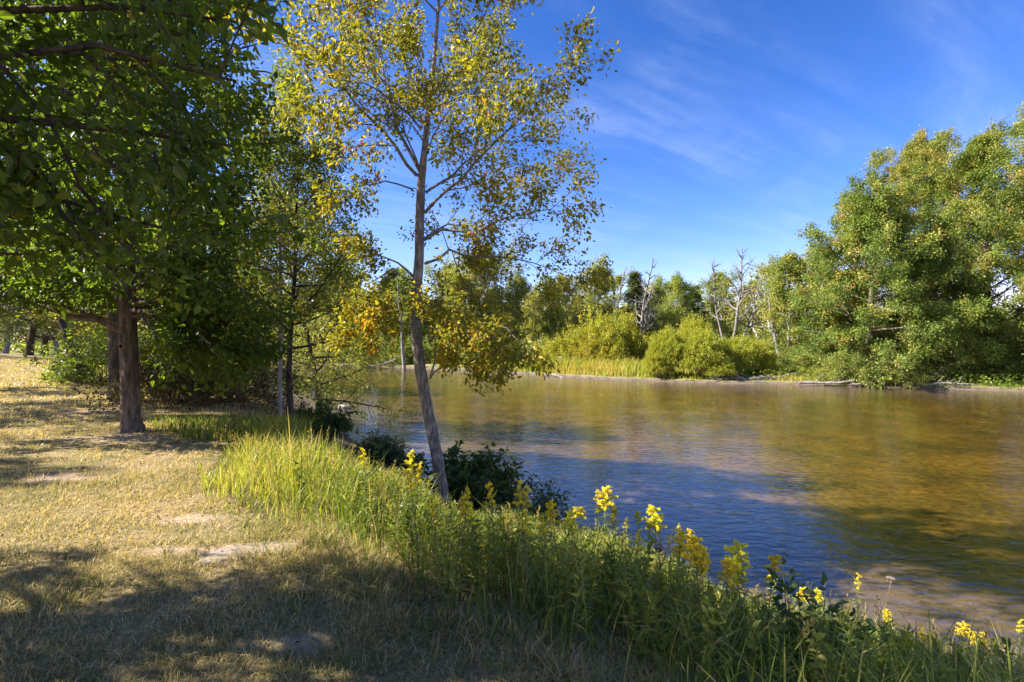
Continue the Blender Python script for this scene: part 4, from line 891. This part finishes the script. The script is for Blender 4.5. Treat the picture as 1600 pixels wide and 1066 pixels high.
def find_spot(px, py, h, d0=2.9, d1=9.5):
    ds = np.linspace(d0, d1, 260); x = X(px, ds); top = ZZ(py, ds); z, lawn, riv, bank, t, dE, dS, dF = terrain(x, ds, True)
    hh = top-z; ok = np.where((hh <= h) & bank)[0]
    i = ok[0] if len(ok) else len(ds)//3
    return float(x[i]), float(ds[i]), float(z[i]), float(max(hh[i], .25))
FL = [ # photo column, row of the flower top, height, plume kind, what sets it apart
 (579, 714, .75, 2, 'goldenrod at the left end of the flowering row, beside the dark juniper'),
 (628, 718, .80, 1, 'goldenrod with spiky yellow top nearest the left of the poplar trunk'),
 (642, 738, .72, 3, 'goldenrod leaning just below the spiky one by the poplar trunk'),
 (655, 752, .70, 2, 'small goldenrod close to the poplar trunk on its left'),
 (690, 793, .62, 2, 'short goldenrod right at the foot of the poplar'),
 (709, 797, .60, 4, 'pale budding goldenrod just right of the poplar foot'),
 (716, 783, .66, 2, 'goldenrod bud spray rising right of the poplar foot'),
 (746, 800, .60, 4, 'green budding goldenrod between poplar foot and the sprawling shrub'),
 (778, 768, .74, 1, 'goldenrod standing highest in front of the sprawling shrub'),
 (804, 773, .72, 3, 'arching goldenrod in front of the sprawling shrub, right of the highest'),
 (816, 781, .70, 2, 'narrow goldenrod right beside the arching one'),
 (825, 812, .62, 1, 'low goldenrod below the arching one by the shrub'),
 (850, 818, .60, 2, 'low goldenrod at the right tip of the sprawling shrub'),
 (877, 803, .64, 3, 'goldenrod at the left of the central flowering bunch'),
 (894, 803, .64, 1, 'second goldenrod of the central bunch from the left'),
 (912, 800, .66, 0, 'full yellow goldenrod left of the tallest bright one'),
 (940, 770, .78, 0, 'tallest and brightest goldenrod of the central bunch'),
 (932, 790, .72, 1, 'goldenrod just under the tallest bright one'),
 (957, 794, .72, 3, 'goldenrod just right of the tallest bright one'),
 (973, 816, .66, 2, 'small goldenrod at the right of the central bunch'),
 (985, 842, .60, 4, 'low half shaded goldenrod right of the central bunch'),
 (1003, 805, .72, 3, 'dull yellow goldenrod against the blue water, left of a pair'),
 (1031, 803, .74, 0, 'dull yellow goldenrod against the blue water, right of a pair'),
 (1034, 822, .68, 1, 'brighter goldenrod just below the pair against the blue water'),
 (1062, 830, .70, 2, 'thin greenish goldenrod standing against dark blue water'),
 (1081, 833, .70, 3, 'olive goldenrod right of the thin greenish one'),
 (1095, 858, .66, 0, 'dense upright bright yellow goldenrod left of the widest plume'),
 (1104, 876, .62, 1, 'goldenrod touching the dense upright bright one'),
 (1146, 872, .66, 0, 'goldenrod with the widest bright yellow plume'),
 (1152, 922, .50, 4, 'tiny yellow goldenrod below the widest plume'),
 (1192, 888, .62, 3, 'shaded green yellow goldenrod right of the widest plume'),
 (1250, 930, .52, 0, 'bright low goldenrod among the leaves of the sapling'),
 (1338, 910, .66, 4, 'tall green unopened goldenrod right of the leafy sapling'),
 (1440, 990, .50, 2, 'low yellow goldenrod left of the bottom right pair'),
 (1462, 1004, .46, 1, 'lowest goldenrod close to the bottom edge at right'),
 (1500, 986, .52, 0, 'sunlit feathery goldenrod at bottom right, left of a pair'),
 (1522, 996, .50, 3, 'sunlit feathery goldenrod at bottom right, right of a pair'),
 (1075, 850, .62, 3, 'goldenrod under the olive one against the dark water'),
 (1212, 905, .56, 1, 'goldenrod just right of the shaded green yellow one'),
 (1290, 935, .52, 3, 'goldenrod at the right edge of the leafy sapling'),
 (1385, 968, .48, 1, 'goldenrod below the wild carrot seed head'),
 (962, 812, .62, 1, 'low goldenrod at the right foot of the tallest bright one'),
 (1018, 822, .66, 3, 'goldenrod filling the space under the pair against the blue water'),
    (1050, 846, .64, 1, 'goldenrod between the low brighter one and the thin greenish one'),
    (1124, 886, .60, 3, 'goldenrod between the dense upright one and the widest plume'),
    (1166, 896, .58, 1, 'goldenrod tucked under the right side of the widest plume'),
    (902, 818, .60, 3, 'low goldenrod under the full yellow one of the central bunch'),
    (1420, 1000, .46, 3, 'goldenrod low in the grass left of the lower right group'),
    (1545, 1006, .46, 1, 'goldenrod right of the sunlit feathery pair'),
    (1588, 975, .60, 4, 'green unopened goldenrod at the right edge of the photograph'),
]
for i, (px, py, h, k, lab) in enumerate(FL):
    k = k if px > 860 else (4, 2)[i % 2]; x, y, z, hh = find_spot(px, py, h); rod_root(k, (x, y, z), i*1.7, hh+.09, lab, 'goldenrods flowering along the near bank')
# queen anne's lace seed head
def seedhead(px, py, h, lab, r=.03):
    x, y, z, hh = find_spot(px, py, h); root = empty('seed_head_plant', (x, y, z), lab, 'wild plant', 'dry seed heads on the near bank'); rng = np.random.RandomState(int(px)); g = Geo()
    q = path(rng, (0, 0, 0), (.12, 0, 1), hh*.92, 6, .1, .03); g.tube(q, np.linspace(.0035, .002, 7), 4); g.build('stem', M['dry_stem'], root, True)
    g = Geo(); p = q[-1]
    for i in range(26):
        a = i*2.4; rr = r*(.35+.65*math.sqrt((i+.5)/26)); e = p+np.array([math.cos(a)*rr, math.sin(a)*rr, r*1.5])
        g.tube([p, (p+e)/2+np.array([math.cos(a), math.sin(a), 0])*r*.45, e+np.array([-math.cos(a), -math.sin(a), .3])*r*.2], [.0012, .0012, .002], 3)
        for j in range(4):
            f = e+rng.normal(0, .003, 3); g.tube([f, f+np.array([0, 0, .004]), f+np.array([0, 0, .008])], [.0005, .003, .0005], 4)
    g.build('seed_head', M['seed'], root, True)
seedhead(1372, 900, .78, 'dry curled wild carrot seed head standing over the water at right', .036)
seedhead(1210, 925, .55, 'small dark seed head between the last goldenrods and the sapling', .012)
seedhead(1566, 1012, .50, 'small dark seed head near the bottom right corner', .010)
seedhead(1030, 850, .60, 'grey fluffy seed head below the goldenrod pair', .028)
# leafy sapling on the bank
def sapling():
    x, y, z, hh = find_spot(1262, 872, .95); root = empty('leafy_sapling', (x, y, z), 'broad leaved green sapling standing on the bank right of the goldenrods', 'sapling')
    T = Tree(700); rng = T.rng; st = Geo()
    for (dx, h, l) in ((-.09, hh*1.0, -.06), (.05, hh*.80, .12), (.10, hh*.62, .35), (-.02, hh*.85, .02)):
        q = path(rng, (dx, rng.normal(0, .03), -.03), (l, rng.normal(0, .05), 1), h, 7, 0, .04); st.tube(q, np.linspace(.006, .002, 8), 5)
        for j in range(12):
            u = .3+.7*j/12; p, t = lerp(q, min(u, .99)); a = j*2.4; T.tw.append((p, p+np.array([math.cos(a), math.sin(a), .35])*.07))
    st.build('stems', M['stem'], root, True); V, q, ti = T.crown(.060, 4, .02, LEAF6, .9, .1); build('leaves', V, q, None, M['bush_leaf'], root, {'tint': ti})
sapling()
# sword leaved iris clump
def iris():
    px, py = 1112, 890
    x, y, z, hh = find_spot(px, py, .52, 2.8); root = empty('iris_clump', (x, y, z), 'upright sword shaped iris leaves in the shaded bank grass', 'wild plant'); rng = np.random.RandomState(4)
    for i in range(9):
        h = hh*rng.uniform(.6, 1.05); V, q, t, a = blades(rng, np.array([rng.normal(0, .07)]), np.array([rng.normal(0, .04)]), np.array([-.02]), np.array([h]), np.array([.03]), np.array([rng.uniform(.05, .2)]), np.array([rng.uniform(.0, .35)]), np.array([rng.normal(1.5, .5)]), seg=4)
        build('leaf', V, q, t, M['tall_grass'], root, {'tint': a})
iris()

# ---------------------------------------------------------------- stones
def rock(name, loc, r, seed, mat, lab, cat, group=None, flat=.55):
    rng = np.random.RandomState(seed); n, m = 14, 9; V = []
    ph = rng.uniform(0, 6.28, 6)
    for i in range(m+1):
        t = math.pi*i/m
        for j in range(n):
            a = 2*math.pi*j/n; d = 1+.16*math.sin(2*a+ph[0])*math.sin(t)+.12*math.sin(3*a+2*t+ph[1])*math.sin(t)+.08*math.sin(5*a-3*t+ph[2])*math.sin(t)
            V.append((r*d*math.sin(t)*math.cos(a), r*d*math.sin(t)*math.sin(a)*.75, r*flat*d*math.cos(t)))
    q = [(i*n+j, i*n+(j+1) % n, (i+1)*n+(j+1) % n, (i+1)*n+j) for i in range(m) for j in range(n)]
    o = build(name, V, q, None, mat, None, None, True); o.location = loc; tag(o, lab, cat, group); return o
d = 3.25*800/(637-533); rock('river_stone', (X(538, d), d, WATER+.01), .32, 1, M['rock'], 'single pale stone breaking the water surface beyond the bank stones', 'stone', None, .45)
GS = 'stones heaped at the waterline by the close pair of trees'
rr = random.Random(5)
SL = ['largest flat stone at the waterline by the close pair', 'stone at the right tip of the waterline heap', 'small stone at the near side of the waterline heap', 'stone at the back of the waterline heap', 'rounded stone on the left of the waterline heap', 'small stone between the rounded and the largest one in the heap', 'dark stone closest to the drooping bush', 'stone half in water at the front of the heap']
for i, (px, py, r) in enumerate(((512, 668, .30), (540, 658, .20), (528, 676, .14), (520, 658, .20), (498, 672, .2), (505, 678, .13), (488, 664, .2), (534, 668, .16))):
    d = 3.2*800/(py-533); rock('bank_stone', (X(px, d), d, WATER+.05), r, 20+i, M['rock'], SL[i], 'stone', GS, .5)
# the sunken stone slab in the lawn edge
def slab():
    rng = np.random.RandomState(6); n = 40; root = None
    cx, cy = -2.03, 4.03; V = []; th = np.linspace(0, 2*np.pi, n, endpoint=False)
    r = 1+.10*np.sin(3*th+1)+.06*np.sin(7*th)+.04*rng.normal(0, 1, n)
    ox = .37*r*np.sign(np.cos(th))*np.abs(np.cos(th))**.75; oy = .17*r*np.sign(np.sin(th))*np.abs(np.sin(th))**.8+ox*.35
    for k, (s, z) in enumerate(((1.03, -.06), (1.0, .004), (.90, .014), (.5, .018))):
        V += [(cx+ox[i]*s, cy+oy[i]*s, z+.004*math.sin(9*ox[i]+5*k)) for i in range(n)]
    V.append((cx, cy, .019)); q = [(k*n+i, k*n+(i+1) % n, (k+1)*n+(i+1) % n, (k+1)*n+i) for k in range(3) for i in range(n)]
    t = [(3*n+i, 3*n+(i+1) % n, 4*n) for i in range(n)]
    tag(build('stone_slab', V, q, t, M['slab'], None, None, True), 'pale rough slab sunk in the lawn edge beside the tall grass', 'slab')
slab()
# leaves dropped on the lawn
def litter():
    rng = np.random.RandomState(97); n = 1800; r = np.sqrt(rng.uniform(2.2**2, 13**2, n)); a = np.radians(rng.uniform(-58, 12, n)); x = r*np.sin(a); y = r*np.cos(a)
    z, lawn, riv, bank, t, dE, dS, dF = terrain(x, y, True); k = lawn; P = np.stack([x[k], y[k], z[k]+.018], 1)
    V, q, ti = leaves(rng, P, np.zeros_like(P), .032, LEAF6, 2.2, 0)
    tag(build('fallen_leaves', V, q, None, M['brown_leaf'], None, {'tint': ti}), 'small dry brown leaves scattered over the lawn', 'leaves', kind='stuff')
litter()
print('objects', len(bpy.data.objects), 'polys', sum(len(m.polygons) for m in bpy.data.meshes))
